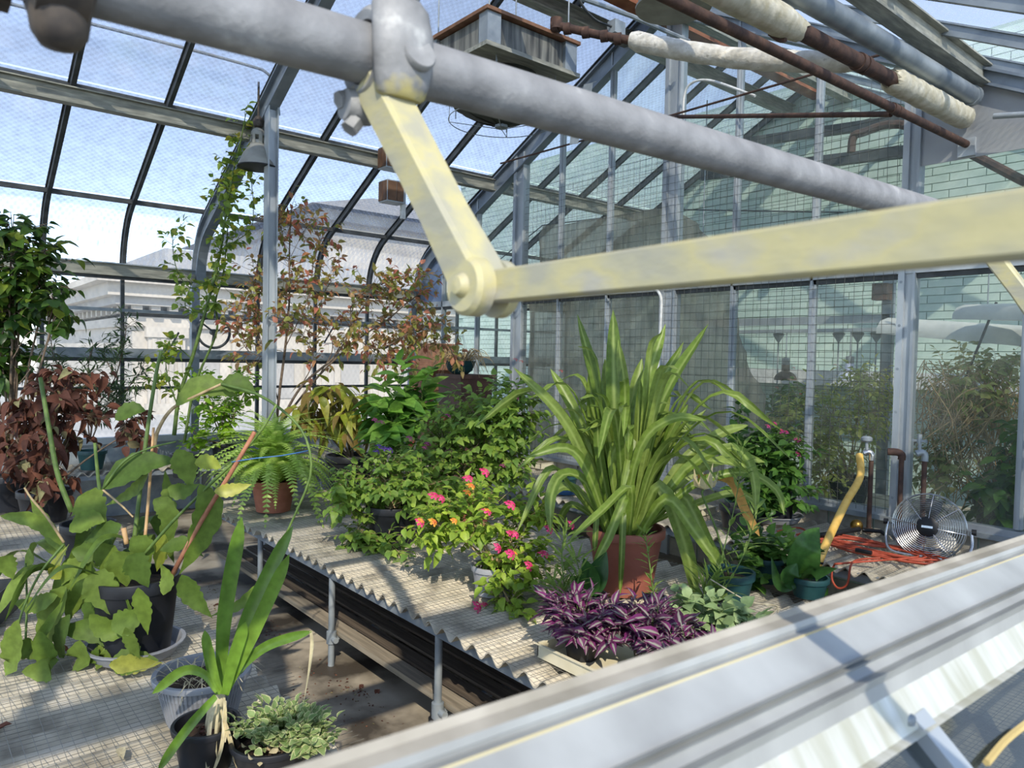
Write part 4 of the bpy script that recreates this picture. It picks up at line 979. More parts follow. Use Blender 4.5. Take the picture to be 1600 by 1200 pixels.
# trough lights
M['trough'] = mat('white_enamel_trough', (196, 200, 196), (218, 220, 214), rough=.35, scale=3)
def trough(a, b, w_, label):
    t = thing('trough_light', label, 'lamp', tuple(a)); d = b - a; L_ = d.length; d.normalize(); s_ = d.cross(V((0, 0, 1))).normalized()
    prof_ = [(-1, 0), (-.98, .25), (-.8, .55), (-.4, .7), (.4, .7), (.8, .55), (.98, .25), (1, 0), (.9, .05), (.75, .45), (.4, .6), (-.4, .6), (-.75, .45), (-.9, .05)]
    q = MB(); q.loft([[s_ * (u * w_) + V((0, 0, v * w_)) + d * (L_ * k) for u, v in prof_] for k in (0, 1)]); q.build('reflector', M['trough'], t, 40)
    q = MB(); q.tube([d * .05 + V((0, 0, .3 * w_)), d * (L_ - .05) + V((0, 0, .3 * w_))], .02, 8); q.build('tube', M['bulb'], t, 50)
    for k in (.15, .85): q = MB(); q.tube([d * (L_ * k) + V((0, 0, .65 * w_)), d * (L_ * k) + V((0, 0, 1.1))], .006, 5); q.build('hanger', M['galv'], t, 40)
trough(at(1398, 522, 'y', 8.3), at(1600, 545, 'y', 7.8) + V((.3, -.2, 0)), .25, 'long white trough light in the next house right of the post')
trough(at(1520, 500, 'y', 7.5), at(1600, 508, 'y', 7.2) + V((.5, -.4, 0)), .2, 'second white trough light at the right edge behind the glass')
o = MB(); o.tube([at(1557, 472, 'y', 7.3), at(1500, 612, 'y', 7.2), at(1420, 702, 'y', 7.1)], .012, 6); tag(o.build('black_hose', M['blackp'], smooth=60), 'thin black hose slung diagonally behind the right pane', 'hose')
for k, (a0, b0, r_, m_, lab) in enumerate((((1205, 212), (1425, 200), .05, 'rust', 'rusty bent pipe high in the next house'), ((1150, 268), (1425, 236), .07, 'bar', 'dark beam behind the upper panes, lower of two'), ((1100, 232), (1425, 186), .06, 'bar', 'dark beam behind the upper panes, higher of two'))):
    q = MB(); A_, B_ = at(*a0, 'y', 9.3), at(*b0, 'y', 9.3)
    if m_ == 'rust': q.tube(bez([at(1330, 238, 'y', 8.9), at(1333, 216, 'y', 8.9), at(1345, 208, 'y', 8.9), at(1425, 198, 'y', 8.9), V((-2.4, 8.9, 3.95))], 24), r_, 8)
    else: q.obox((A_ + B_) / 2, (B_ - A_) * .75, V((0, .05, 0)), V((0, 0, r_)))
    tag(q.build('rusty_pipe' if m_ == 'rust' else 'beam', M[m_], smooth=40), lab, 'pipe' if m_ == 'rust' else 'beam')

# paper tags on the tie rod, conduit and junction box by the ridge
for px, py, lab in ((898, 216, 'white paper tag hanging from the tie rod below the shaft'), (918, 140, 'white paper tag just above the shaft by the heater')):
    p = at(px, py, 'y', 6.1); q = MB(); q.obox((0, 0, 0), (.05, .02, .0), (0, .004, .0), (.012, 0, .065)); q.tube([V((0, .0, .06)), V((0, .14, .13))], .003, 4); o = q.build('paper_tag', M['white_pipe'], None, None, tuple(p)); tag(o, lab, 'tag')
jb = at(963, 45, 'x', -4.75); t = thing('junction_box', 'small grey junction box on the conduit near the ridge', 'junction box', tuple(jb))
q = MB(); q.box((-.05, -.07, -.06), (.05, .07, .06)); q.build('box', M['galv'], t)
q = MB(); q.tube([at(900, 0, 'x', -4.75) - jb + V((0, -.4, .0)), V((.0, .2, .18)), V((0, 6.2 - jb.y, .2))], .022, 8); q.build('conduit', M['galv'], t, 40)
q = MB(); q.tube(bez([V((0, -.07, 0)), V((0, -.3, .0)), V((0, -.5, .12)), V((0, -.6, .4))], 12), .012, 6); q.build('cable', M['bar'], t, 60)
# ------------------------------------------------------------------ plants: leaf shapes and growers
RN = random.Random(21)
def shape_w(kind, t):
    if kind == 'ovate': return sin(pi * t ** .8) ** .9
    if kind == 'heart': return (sin(pi * min(1, t ** .55 * 1.0)) ** .8) if t > .02 else .5
    if kind == 'lance': return sin(pi * t ** .75) ** 1.1
    if kind == 'strap': return min(1, .55 + t * 1.2) * max(0, 1 - max(0, (t - .62) / .38) ** 3.2)
    if kind == 'strapr': return min(1, .6 + t * .8) * max(0, 1 - max(0, (t - .7) / .3) ** 4.5)
    if kind == 'spat': return (t ** .7) * (1 - max(0, (t - .8) / .2) ** 3) * 1.0
    return 1
def leaf_mesh(name, L, W, m, kind='ovate', fold=.25, droop=.25, n=4, wave=0, petiole=.12):
    q = MB(); vs = []; uv = []; ys = [petiole * L * 0]
    for i in range(n + 1):
        t = i / n; w_ = max(.02, shape_w(kind, t)) * W / 2 if i < n else .001
        y = L * (petiole + (1 - petiole) * t); z = -droop * L * t * t + wave * sin(t * 9) * W
        for s_, u in ((-1, 0), (0, .5), (1, 1)):
            vs.append((s_ * w_, y - abs(s_) * w_ * (.25 if kind == 'heart' and t < .3 else 0), z + (fold * w_ if s_ else 0))); uv.append((u, t))
    k = len(vs); fs = []
    for i in range(n):
        a = i * 3
        fs += [(a, a + 1, a + 4, a + 3), (a + 1, a + 2, a + 5, a + 4)]
    q.add(vs, fs, uv)
    if petiole > 0: q.add([(-.004 * L * 4, 0, 0), (.004 * L * 4, 0, 0), (0, petiole * L * 1.1, 0)], [(0, 1, 2)], [(.5, 0)] * 3)
    return q.mesh(name, m, 179)
def frame_m(p, d, nrm, sc=1):
    d = d.normalized(); x = d.cross(nrm)
    x = x.normalized() if x.length > 1e-4 else d.orthogonal().normalized()
    z = x.cross(d)
    return Matrix(((x.x * sc, d.x * sc, z.x * sc, p.x), (x.y * sc, d.y * sc, z.y * sc, p.y), (x.z * sc, d.z * sc, z.z * sc, p.z), (0, 0, 0, 1)))
def place_leaves(root, items, nobj, nm='leaf', stuff='foliage'):
    """items: (mesh, matrix). The nobj nearest the camera become parts of their own, the rest one part of kind stuff"""
    rl = root.location
    items.sort(key=lambda it: ((it[1].translation + rl) - CP).length)
    for me, mx in items[:nobj]:
        o = bpy.data.objects.new(nm, me); COL.objects.link(o); o.parent = root; o.matrix_local = mx
    rest = items[nobj:]
    if rest:
        cache = {}; q = MB(); mats = rest[0][0].materials[0]
        for me, mx in rest:
            if me.name not in cache:
                uvl = me.uv_layers[0].data if me.uv_layers else None; uvs = [(0, 0)] * len(me.vertices)
                if uvl:
                    for l in me.loops: uvs[l.vertex_index] = tuple(uvl[l.index].uv)
                cache[me.name] = ([v.co.copy() for v in me.vertices], [tuple(p.vertices) for p in me.polygons], uvs)
            vs, fs, uvs = cache[me.name]; q.add([mx @ v for v in vs], fs, uvs)
        o = q.build(stuff, mats, root, 179); o['kind'] = 'stuff'
def rvec(r=None):
    r = r or RN
    while True:
        v = V((r.uniform(-1, 1), r.uniform(-1, 1), r.uniform(-1, 1)))
        if .05 < v.length < 1: return v.normalized()
def bush(root, base, blobs, twigs, per, meshes, stem, nobj=150, tl=.22, sc=(.8, 1.2), droop=.2, up=.25, inner=.35, seed=0, nstem=6, stem_r=.007, shell=.55, flowers=None, leafnm='leaf', chaos=.25):
    """blobs: (centre, radii, weight) crowns in local coordinates; twigs grow outwards in them and carry leaves"""
    r = random.Random(seed); items = []; st = MB(); base = V(base); tot = sum(b[2] for b in blobs); tips = []
    for b in blobs:
        c, R_ = V(b[0]), V(b[1]); nt_ = max(1, int(twigs * b[2] / tot)); hub = base.lerp(c, .85)
        for k in range(max(1, int(nstem * b[2] / tot + .5))):
            e = c + V((r.uniform(-.3, .3) * R_.x, r.uniform(-.3, .3) * R_.y, r.uniform(-.4, .2) * R_.z))
            m_ = base.lerp(e, .5) + V((r.uniform(-.1, .1) * R_.x, r.uniform(-.1, .1) * R_.y, .1 * R_.z))
            st.tube(bez([base + V((r.uniform(-.03, .03), r.uniform(-.03, .03), 0)), m_, e], 8), [stem_r * (1.3 - .09 * i) for i in range(9)], 5, cap=False)
        for k in range(nt_):
            v = rvec(r); rad = r.uniform(shell, 1) if r.random() > inner else r.uniform(.2, .75)
            p = c + V((v.x * R_.x, v.y * R_.y, v.z * R_.z)) * rad
            out = V((v.x, v.y, v.z * .6 + up)).normalized(); l_ = tl * r.uniform(.6, 1.3)
            a = p - out * l_ * .6; b_ = p + out * l_ * .4 - V((0, 0, droop * l_ * .5))
            if r.random() < .55: st.tube([hub.lerp(a, r.uniform(.1, .6)), a, b_], [stem_r * .5, stem_r * .4, stem_r * .2], 3, cap=False)
            else: st.tube([a, b_], [stem_r * .4, stem_r * .2], 3, cap=False)
            tips.append((b_, out))
            for j in range(per):
                t = (j + .7) / per; q = a.lerp(b_, t); side = out.cross(V((0, 0, 1)))
                side = side.normalized() if side.length > .1 else V((1, 0, 0))
                s_ = 1 if j % 2 else -1
                d = (side * s_ * r.uniform(.5, 1.1) + out * r.uniform(.2, .9) + V((0, 0, -droop + r.uniform(-.3, .3))) + rvec(r) * chaos).normalized()
                if j == per - 1: d = (out + rvec(r) * .3 - V((0, 0, droop))).normalized()
                nrm = (V((0, 0, 1)) + out * .5 + rvec(r) * (.25 + chaos)).normalized()
                items.append((r.choice(meshes), frame_m(q, d, nrm, r.uniform(*sc))))
    if st.v: st.build('stem', stem, root, 179)
    place_leaves(root, items, nobj, leafnm)
    return tips
def ribbon(pts, wid, kind='strap', nrm=None, fold=.18, n=12, twist=0, cren=0, zmin=.025):
    """one long leaf along points (local), flat side towards nrm"""
    c = bez(pts, n); m = len(c); q = MB()
    for p in c: p.z = max(p.z, zmin + .0); vs = []; uv = []; L = 0
    for i, p in enumerate(c):
        t = i / (m - 1); d = (c[min(i + 1, m - 1)] - c[max(i - 1, 0)]).normalized()
        N = V(nrm) if nrm is not None else V((0, 0, 1))
        if twist: N = Matrix.Rotation(twist * t, 3, d) @ N
        x = d.cross(N); x = x.normalized() if x.length > 1e-3 else d.orthogonal().normalized(); z = x.cross(d)
        w_ = max(.02, shape_w(kind, t)) * wid / 2 if i < m - 1 else .001
        wa = w_ * (1 + cren * (.5 * abs(sin(t * m * .9)) - .3)); wb = w_ * (1 + cren * (.5 * abs(sin(t * m * .9 + 1)) - .3))
        vs += [p - x * wa + z * fold * wa, p - x * wa * .5 + z * fold * wa * .35, p, p + x * wb * .5 + z * fold * wb * .35, p + x * wb + z * fold * wb]; uv += [(u, t) for u in (0, .25, .5, .75, 1)]
    fs = []
    for i in range(m - 1):
        a = i * 5
        for j in range(4): fs.append((a + j, a + j + 1, a + j + 6, a + j + 5))
    return q.add(vs, fs, uv)
def pot(name, label, cat, loc, rt, rb, h, m, rim=.03, soil=True, n=28, group=None, soilm='soil', rimw=.012, saucer=None, ribs=0):
    t = thing(name, label, cat, loc, group); q = MB()
    q.lathe([(rb, 0), (rb + (rt - rb) * .9, h - rim), (rt - .002, h - rim), (rt + rimw, h - rim), (rt + rimw + .002, h - .004), (rt + rimw, h), (rt - .006, h), (rt - .01, h - .03), (rt - .012, h - .06)], n)
    if ribs:
        for k in range(ribs):
            a = 2 * pi * k / ribs; q.tube([V(((rb + .001) * cos(a), (rb + .001) * sin(a), .01)), V(((rb + (rt - rb) * .88) * cos(a), (rb + (rt - rb) * .88) * sin(a), h - rim - .005))], .004, 4, cap=False)
    q.build('body', M[m], t, 40)
    if soil: q = MB(); q.lathe([(rt - .013, h - .045), (rt * .5, h - .03), (0, h - .028)], n); q.build('soil', M[soilm], t, 60)
    if saucer:
        q = MB(); sr, sh_, sm = saucer; q.lathe([(sr - .03, -.012), (sr, sh_ - .012), (sr + .012, sh_ - .01), (sr + .012, sh_ - .004), (sr - .004, sh_ - .004), (sr - .03, -.004), (0, -.003)], n); q.build('saucer', M[sm], t, 40)
    return t
M['soil'] = mat('dark_potting_soil', (44, 34, 26), (74, 58, 44), rough=.95, scale=30, bump=.5, bscale=60)
M['terra'] = mat('terracotta', (150, 92, 72), (176, 112, 90), rough=.85, scale=7, bump=.06, bscale=60, c3=(186, 140, 120))
M['plterra'] = mat('terracotta_plastic', (132, 76, 62), (146, 88, 74), rough=.5, scale=5)
M['blackpot'] = mat('black_nursery_pot', (22, 23, 27), (38, 40, 46), rough=.45, scale=8)
M['greypot'] = mat('pale_grey_pot', (138, 140, 144), (154, 156, 160), rough=.5, scale=5)
M['tealpot'] = mat('teal_pot', (28, 64, 66), (42, 82, 82), rough=.5, scale=7)
M['cream'] = mat('cream_tray', (206, 198, 168), (222, 214, 186), rough=.6, scale=7)
M['bluesaucer'] = mat('blue_saucer', (44, 92, 150), (70, 116, 170), rough=.45)
M['twig'] = mat('brown_twig', (92, 78, 66), (128, 112, 94), rough=.85, scale=30)
M['paletwig'] = mat('pale_twig', (150, 128, 92), (186, 164, 124), rough=.85, scale=30)
M['cane'] = mat('bamboo_cane', (186, 144, 96), (214, 176, 128), rough=.6, scale=14)
M['redcane'] = mat('reddish_cane', (136, 84, 62), (178, 126, 96), rough=.6, scale=14)
M['gstem'] = mat('green_stem', (72, 96, 44), (104, 128, 62), rough=.55, scale=18)
M['deadgrass'] = mat('dry_grass', (170, 160, 132), (206, 198, 170), rough=.85, scale=30)
LM = {}
LM['crinum'] = leafmat('strap_leaf', [(104, 128, 48), (124, 146, 62), (92, 116, 44), (138, 156, 76), (112, 134, 52)], rough=.38, trans=.28, vein=((152, 170, 92), .0, .16, False))
LM['fern'] = leafmat('fern_leaf', [(160, 188, 84), (180, 204, 104), (144, 174, 74), (192, 212, 120)], rough=.5, trans=.4)
LM['epi'] = leafmat('cactus_leaf', [(88, 112, 44), (108, 130, 52), (76, 100, 42), (122, 142, 62), (98, 120, 48)], rough=.5, trans=.22, spec=.2)
LM['epi_y'] = leafmat('yellowing_leaf', [(170, 172, 70), (150, 164, 60), (186, 180, 90)], rough=.4, trans=.4)
LM['bulb'] = leafmat('bulb_leaf', [(94, 130, 42), (112, 144, 54), (80, 114, 40)], rough=.3, trans=.3)
LM['pale'] = leafmat('dry_pale_leaf', [(206, 196, 160), (190, 176, 136), (214, 206, 176)], rough=.8, trans=.3)
LM['lantana'] = leafmat('lantana_leaf', [(112, 142, 50), (134, 162, 58), (158, 180, 66), (100, 130, 48)], rough=.5, trans=.35)
LM['heart'] = leafmat('heart_leaf', [(98, 130, 56), (122, 152, 62), (144, 168, 70), (106, 140, 68)], rough=.45, trans=.35)
LM['hydr'] = leafmat('broad_leaf', [(92, 138, 56), (114, 156, 62), (80, 124, 54), (134, 170, 70)], rough=.35, trans=.35)
LM['croton'] = leafmat('yellow_green_leaf', [(150, 160, 50), (120, 132, 44), (176, 176, 66), (112, 100, 48), (160, 130, 70)], rough=.4, trans=.4)
LM['redl'] = leafmat('reddish_leaf', [(150, 158, 76), (190, 108, 96), (164, 162, 88), (120, 136, 62), (186, 116, 98), (160, 140, 86), (132, 144, 66)], rough=.5, trans=.4)
LM['vine'] = leafmat('vine_leaf', [(116, 142, 58), (140, 164, 66), (98, 126, 50), (196, 186, 70)], rough=.5, trans=.4)
LM['lime'] = leafmat('lime_leaf', [(132, 172, 44), (150, 188, 54), (110, 150, 40)], rough=.4, trans=.45)
LM['brown'] = leafmat('dead_brown_leaf', [(86, 54, 44), (110, 68, 52), (66, 42, 36), (124, 78, 58), (96, 60, 48), (72, 46, 38), (158, 156, 110)], rough=.8, trans=.2)
LM['dark'] = leafmat('dark_shrub_leaf', [(40, 66, 28), (56, 86, 34), (78, 108, 40), (46, 74, 30), (124, 142, 52)], rough=.35, trans=.35)
LM['wispy'] = leafmat('wispy_leaf', [(66, 90, 58), (84, 106, 66), (58, 78, 52)], rough=.55, trans=.3)
LM['purple'] = leafmat('purple_leaf', [(92, 34, 78), (112, 46, 98), (66, 24, 54), (120, 70, 108)], rough=.35, trans=.2, vein=((150, 152, 140), .06, .2, False))
LM['ivy'] = leafmat('silvery_leaf', [(128, 152, 104), (150, 170, 122), (112, 140, 90)], rough=.45, trans=.25)
LM['varieg'] = leafmat('cream_edged_leaf', [(126, 150, 92), (140, 160, 104), (112, 140, 84)], rough=.55, trans=.3, vein=((196, 196, 150), .32, .46, True))
LM['spear'] = leafmat('spear_leaf', [(120, 146, 72), (140, 164, 84), (104, 132, 62)], rough=.5, trans=.35)
LM['rbush'] = leafmat('dense_bush_leaf', [(58, 92, 42), (76, 114, 48), (98, 138, 58), (50, 82, 40)], rough=.35, trans=.3)
LM['calla'] = leafmat('calla_leaf', [(52, 90, 40), (68, 108, 46), (44, 78, 38)], rough=.35, trans=.3)
LM['behind'] = leafmat('far_shrub_leaf', [(146, 160, 74), (172, 180, 90), (126, 142, 66), (188, 190, 104)], rough=.5, trans=.4)
LM['tangle'] = leafmat('tangle_leaf', [(132, 146, 78), (160, 160, 98), (112, 128, 64)], rough=.5, trans=.4)
def fl(name, c): LM[name] = leafmat(name, c, rough=.5, trans=.3)
fl('pinkfl', [(206, 44, 110), (222, 74, 132), (190, 34, 92)]); fl('orangefl', [(240, 130, 50), (246, 178, 70), (232, 96, 70)]); fl('purplefl', [(86, 48, 150), (104, 66, 170), (70, 36, 120)]); fl('redfl', [(190, 50, 60), (210, 80, 70)]); fl('magfl', [(150, 50, 110), (170, 66, 130)])
def leafset(name, L, W, lm, kind='ovate', k=3, **kw):
    return [leaf_mesh(name, L * (1 + .15 * (i - 1)), W * (1 + .1 * ((i * 2) % 3 - 1)), LM[lm], kind, droop=kw.get('droop', .25) + .12 * (i - 1), fold=kw.get('fold', .25) + .1 * (i - 1), n=kw.get('n', 4), wave=kw.get('wave', 0) * (i - 1), petiole=kw.get('petiole', .12)) for i in range(k)]

# --------------------------------------------- strap-leaved plant in the terracotta-coloured pot
Z = .711
pc = at(975, 921, 'z', Z)
cr = pot('strap_leaf_plant', 'tall strap-leaved plant in a large terracotta-coloured plastic pot on the middle bench', 'plant', tuple(pc), .225, .165, .385, 'plterra', rim=.05, rimw=.012)
DB = (pc - CP).dot(CF)
def px3(root, px, py, dd, base): return deep(px, py, base + dd) - root.location
straps = [  # points (px, py, depth change), width in px
 ([(962, 812, 0), (940, 640, .1), (902, 491, .2)], 24), ([(968, 812, -.02), (960, 640, .0), (958, 484, .05)], 34), ([(964, 812, .05), (943, 650, .15), (909, 535, .25)], 22),
 ([(975, 812, 0), (978, 640, 0), (966, 530, .0)], 24), ([(982, 812, 0), (1000, 640, 0), (1040, 506, .1)], 26), ([(988, 812, -.05), (1030, 640, -.1), (1107, 506, -.1)], 27),
 ([(986, 812, .1), (1015, 640, .2), (1068, 534, .3)], 25), ([(990, 812, .1), (1030, 680, .25), (1048, 566, .35)], 22), ([(952, 812, -.05), (890, 670, -.2), (802, 574, -.35)], 24),
 ([(956, 812, .1), (905, 660, .2), (860, 576, .3)], 24), ([(954, 812, .05), (930, 690, .1), (921, 574, .15)], 25), ([(968, 800, -.15), (1000, 700, -.3), (1050, 655, -.4), (1104, 657, -.5)], 20),
 ([(1000, 812, 0), (1060, 730, .0), (1120, 680, .05), (1170, 664, .1)], 22), ([(1004, 812, -.1), (1070, 735, -.15), (1145, 700, -.2), (1176, 740, -.25), (1181, 812, -.3)], 25),
 ([(1006, 812, .1), (1080, 740, .2), (1150, 715, .3), (1195, 722, .4)], 20), ([(1004, 815, -.05), (1080, 760, -.1), (1160, 738, -.1), (1212, 765, -.15), (1225, 805, -.2)], 18),
 ([(945, 815, -.1), (915, 755, -.25), (880, 742, -.35), (862, 775, -.42), (860, 832, -.45)], 27), ([(940, 812, 0), (890, 760, -.1), (857, 735, -.2), (808, 832, -.3)], 18),
 ([(950, 815, .05), (900, 765, .1), (865, 770, .15), (838, 822, .2)], 20), ([(972, 812, -.15), (955, 740, -.2), (962, 700, -.22), (985, 690, -.22), (966, 790, -.3)], 24),
 ([(985, 812, -.2), (986, 762, -.3), (940, 800, -.45), (888, 846, -.55)], 20), ([(968, 800, -.25), (978, 775, -.32), (950, 840, -.4), (926, 884, -.42)], 20),
 ([(970, 815, -.22), (973, 800, -.26), (971, 860, -.3), (968, 935, -.3)], 15), ([(940, 815, -.15), (934, 800, -.2), (930, 840, -.23), (929, 862, -.23)], 12),
 ([(1000, 812, -.1), (1030, 760, -.15), (1070, 850, -.2), (1090, 945, -.2)], 30), ([(1002, 812, -.15), (1040, 780, -.25), (1085, 830, -.3), (1130, 895, -.35)], 26),
 ([(1004, 812, 0), (1060, 770, 0), (1110, 860, -.05), (1147, 938, -.1)], 26), ([(960, 812, .15), (985, 640, .3), (1003, 560, .4)], 24), ([(976, 812, .15), (940, 700, .3), (905, 620, .4)], 22),
 ([(990, 812, -.1), (1010, 700, -.15), (1018, 600, -.2)], 24), ([(984, 812, -.12), (995, 700, -.15), (1000, 590, -.15)], 28), ([(958, 812, -.1), (938, 720, -.15), (933, 655, -.2)], 20),
 ([(994, 812, .2), (1045, 700, .3), (1103, 640, .4)], 16), ([(996, 812, -.05), (1040, 690, -.1), (1075, 632, -.12)], 20), ([(966, 812, .1), (955, 660, .2), (945, 560, .3)], 26), ([(975, 812, -.05), (985, 690, -.05), (1000, 600, 0)], 22),
 ([(1000, 812, .1), (1080, 790, .15), (1150, 770, .2), (1190, 790, .2)], 16), ([(945, 812, .1), (900, 790, .15), (880, 800, .2), (872, 830, .2)], 16), ([(1010, 815, .05), (1060, 740, .1), (1110, 720, .15), (1190, 735, .2)], 20),
 ([(950, 812, -.2), (920, 740, -.3), (885, 700, -.35), (820, 715, -.4)], 20),
]
mt = LM['crinum']
for i, (pp, wpx) in enumerate(straps):
    P = [px3(cr, x, y, d, DB) for x, y, d in pp]; P[0] = V((P[0].x * .8, P[0].y * .8, .345))
    wd = wpx / F_PX * (DB + pp[1][2]) * .74
    nrm = (-CF * .75 + V((0, 0, .45)) + V((RN.uniform(-.35, .35), RN.uniform(-.35, .35), 0))).normalized()
    ribbon(P, wd, 'strap', nrm, .35, 14, RN.uniform(-.4, .4)).build('leaf', mt, cr, 179)
for i in range(62):
    a = RN.uniform(0, 2 * pi); l = RN.uniform(.7, 1.2); sp = RN.uniform(.08, .6); o_ = V((cos(a), sin(a), 0))
    P = [o_ * .06 + V((0, 0, .345)), o_ * (.1 + sp * .3) * l + V((0, 0, .35 + l * .5)), o_ * (.1 + sp * .75) * l + V((0, 0, .35 + l * (.95 - sp * .45))), o_ * (.15 + sp * 1.2) * l + V((0, 0, .35 + l * (1.1 - sp * 1.1)))]
    ribbon(P, RN.uniform(.042, .062), 'strap', (V((0, 0, .6)) - o_ * .7 + rvec() * .2).normalized(), .35, 12, RN.uniform(-.4, .4)).build('leaf', mt, cr, 179)
LM['yellowed'] = leafmat('withered_strap', [(206, 160, 74), (190, 140, 70), (200, 170, 100)], rough=.6, trans=.35)
P = [px3(cr, *q, DB) for q in ((1090, 745, .05), (1140, 750, -.05), (1165, 800, -.12), (1187, 838, -.15))]; o = ribbon(P, .055, 'strap', -CF, .3, 12).build('leaf', LM['yellowed'], cr, 179); o['label'] = 'withered orange-yellow leaf'

# --------------------------------------------- fern in a terracotta pot
pc = at(427, 797, 'z', Z); fe = pot('potted_fern', 'bright green fern in a terracotta pot on the end of the middle bench', 'plant', tuple(pc), .185, .145, .27, 'terra', rim=.05, rimw=.01)
def frond(L, droop, n=30):
    q = MB(); ax = bez([V((0, 0, 0)), V((0, L * .4, L * .28 - droop * .05)), V((0, L * .75, L * .26 - droop * .3)), V((0, L, L * .1 - droop * .75))], n)
    q.tube(ax, [.004 * (1 - i / len(ax)) + .0008 for i in range(len(ax))], 3, cap=False)
    for i in range(2, len(ax) - 1):
        t = i / (len(ax) - 1); w_ = L * .15 * sin(pi * min(1, t * .9 + .1)) ** .7 * (1.05 - t * .6); d = (ax[i + 1] - ax[i - 1]).normalized()
        for s_ in (-1, 1):
            x = V((s_, 0, 0)) + d * .25 + V((0, 0, -.18)); h = L / n * .62; p = ax[i]
            q.add([p - d * h, p + d * h, p + x * w_ * .6 + d * h * .8, p + x * w_, p + x * w_ * .6 - d * h * .6], [(0, 4, 3, 2, 1)])
    return q.mesh('frond', LM['fern'], 179)
fm = [frond(l, d) for l, d in ((.55, .2), (.62, .45), (.66, .6), (.58, .5), (.5, .35))]
for i in range(110):
    a = i * 2.399; el = radians(RN.uniform(22, 82)) if i < 72 else radians(RN.uniform(-5, 20)); o_ = V((cos(a), sin(a), 0)); d = o_ * cos(el) + V((0, 0, sin(el)))
    o = link('frond', RN.choice(fm), fe); o.matrix_local = frame_m(o_ * .05 + V((0, 0, .25 + .04 * sin(el))), d, (V((0, 0, 1)) * cos(el) - o_ * sin(el)), RN.uniform(.82, 1.12))

# --------------------------------------------- orchid cactus in black pots on the near bench
pc = at(212, 1016, 'z', Z + .012); ep = pot('orchid_cactus', 'straggling orchid cactus with broad notched leaves in a black pot on a grey saucer', 'plant', tuple(pc), .18, .145, .35, 'blackpot', rim=.055, rimw=.006, saucer=(.2, .05, 'greypot'))
DE = (pc - CP).dot(CF)
epl = [([(0, 806), (50, 812), (85, 835), (105, 860)], 20, -.1), ([(103, 868), (70, 815), (45, 772)], 24, .0), ([(28, 968), (18, 1030), (6, 1118)], 34, -.25), ([(104, 916), (80, 965), (64, 1030)], 42, -.12), ([(20, 1018), (45, 1015), (72, 1034)], 26, -.2),
 ([(88, 985), (140, 985), (180, 1000), (206, 1026)], 28, -.15), ([(125, 1000), (124, 1045), (122, 1092)], 37, -.18), ([(152, 1010), (142, 1050), (129, 1094)], 16, -.16), ([(166, 1015), (158, 1075), (145, 1142)], 38, -.15), ([(134, 902), (158, 920), (188, 966)], 44, -.2),
 ([(174, 984), (200, 970), (231, 955)], 34, -.24), ([(216, 918), (224, 950), (231, 992)], 24, -.26), ([(172, 1043), (205, 1062), (248, 1082)], 34, -.2), ([(170, 1077), (210, 1080), (254, 1096)], 26, -.22), ([(196, 980), (206, 1005), (219, 1030)], 18, -.25),
 ([(34, 1086), (70, 1072), (78, 1090), (45, 1122)], 30, -.3), ([(160, 764), (200, 735), (240, 722), (284, 722)], 36, .0), ([(276, 702), (290, 730), (300, 764)], 32, -.1), ([(304, 724), (325, 722), (346, 732)], 20, -.1), ([(262, 762), (285, 768), (312, 756)], 22, -.1),
 ([(312, 756), (326, 795), (308, 850), (280, 898)], 36, -.16), ([(335, 768), (360, 766), (393, 757)], 18, -.2), ([(258, 835), (252, 862), (245, 893)], 24, -.05), ([(122, 776), (140, 790), (166, 822)], 44, -.05), ([(108, 830), (140, 812), (164, 815)], 26, -.08),
 ([(112, 862), (145, 862), (174, 842)], 26, -.1), ([(178, 862), (192, 885), (198, 918)], 44, -.15), ([(200, 868), (215, 885), (232, 918)], 34, -.2), ([(284, 898), (300, 930), (332, 966)], 28, -.1), ([(275, 634), (310, 605), (345, 608), (372, 620)], 30, .05),
 ([(180, 656), (205, 640), (228, 642)], 22, .1), ([(94, 905), (88, 885), (108, 850)], 22, -.1), ([(345, 602), (375, 600), (402, 618)], 26, .05), ([(270, 790), (262, 840), (272, 880)], 22, .1), ([(130, 880), (110, 890), (96, 915)], 24, -.1), ([(160, 900), (130, 930), (115, 960)], 26, -.05), ([(0, 870), (10, 880), (20, 905)], 30, -.2), ([(220, 1010), (205, 1025), (190, 1040)], 20, -.2), ([(232, 740), (205, 770), (165, 790)], 16, .1), ([(250, 800), (262, 775), (258, 735)], 18, .15),
 ([(98, 940), (60, 1000), (30, 1020)], 14, -.2), ([(150, 905), (120, 925), (105, 975)], 34, -.1), ([(170, 900), (150, 950), (152, 1000)], 34, -.14), ([(120, 870), (140, 900), (135, 945)], 30, -.08), ([(180, 930), (195, 955), (190, 1000)], 30, -.18), ([(140, 960), (170, 985), (200, 990)], 28, -.2), ([(150, 850), (175, 880), (185, 925)], 34, -.1), ([(110, 960), (95, 1000), (100, 1040)], 30, -.18), ([(90, 930), (55, 945), (20, 940)], 24, -.15), ([(205, 840), (222, 860), (226, 900)], 30, -.12), ([(190, 820), (160, 835), (128, 850)], 28, -.05), ([(240, 780), (262, 800), (268, 850)], 26, -.05), ([(250, 860), (290, 850), (318, 870)], 22, -.1), ([(60, 985), (75, 1030), (92, 1060)], 28, -.22), ([(200, 1000), (170, 1000), (160, 960)], 30, -.1), ([(415, 905), (375, 945), (330, 962)], 14, -.15), ([(255, 930), (262, 905), (250, 880)], 20, -.15)]
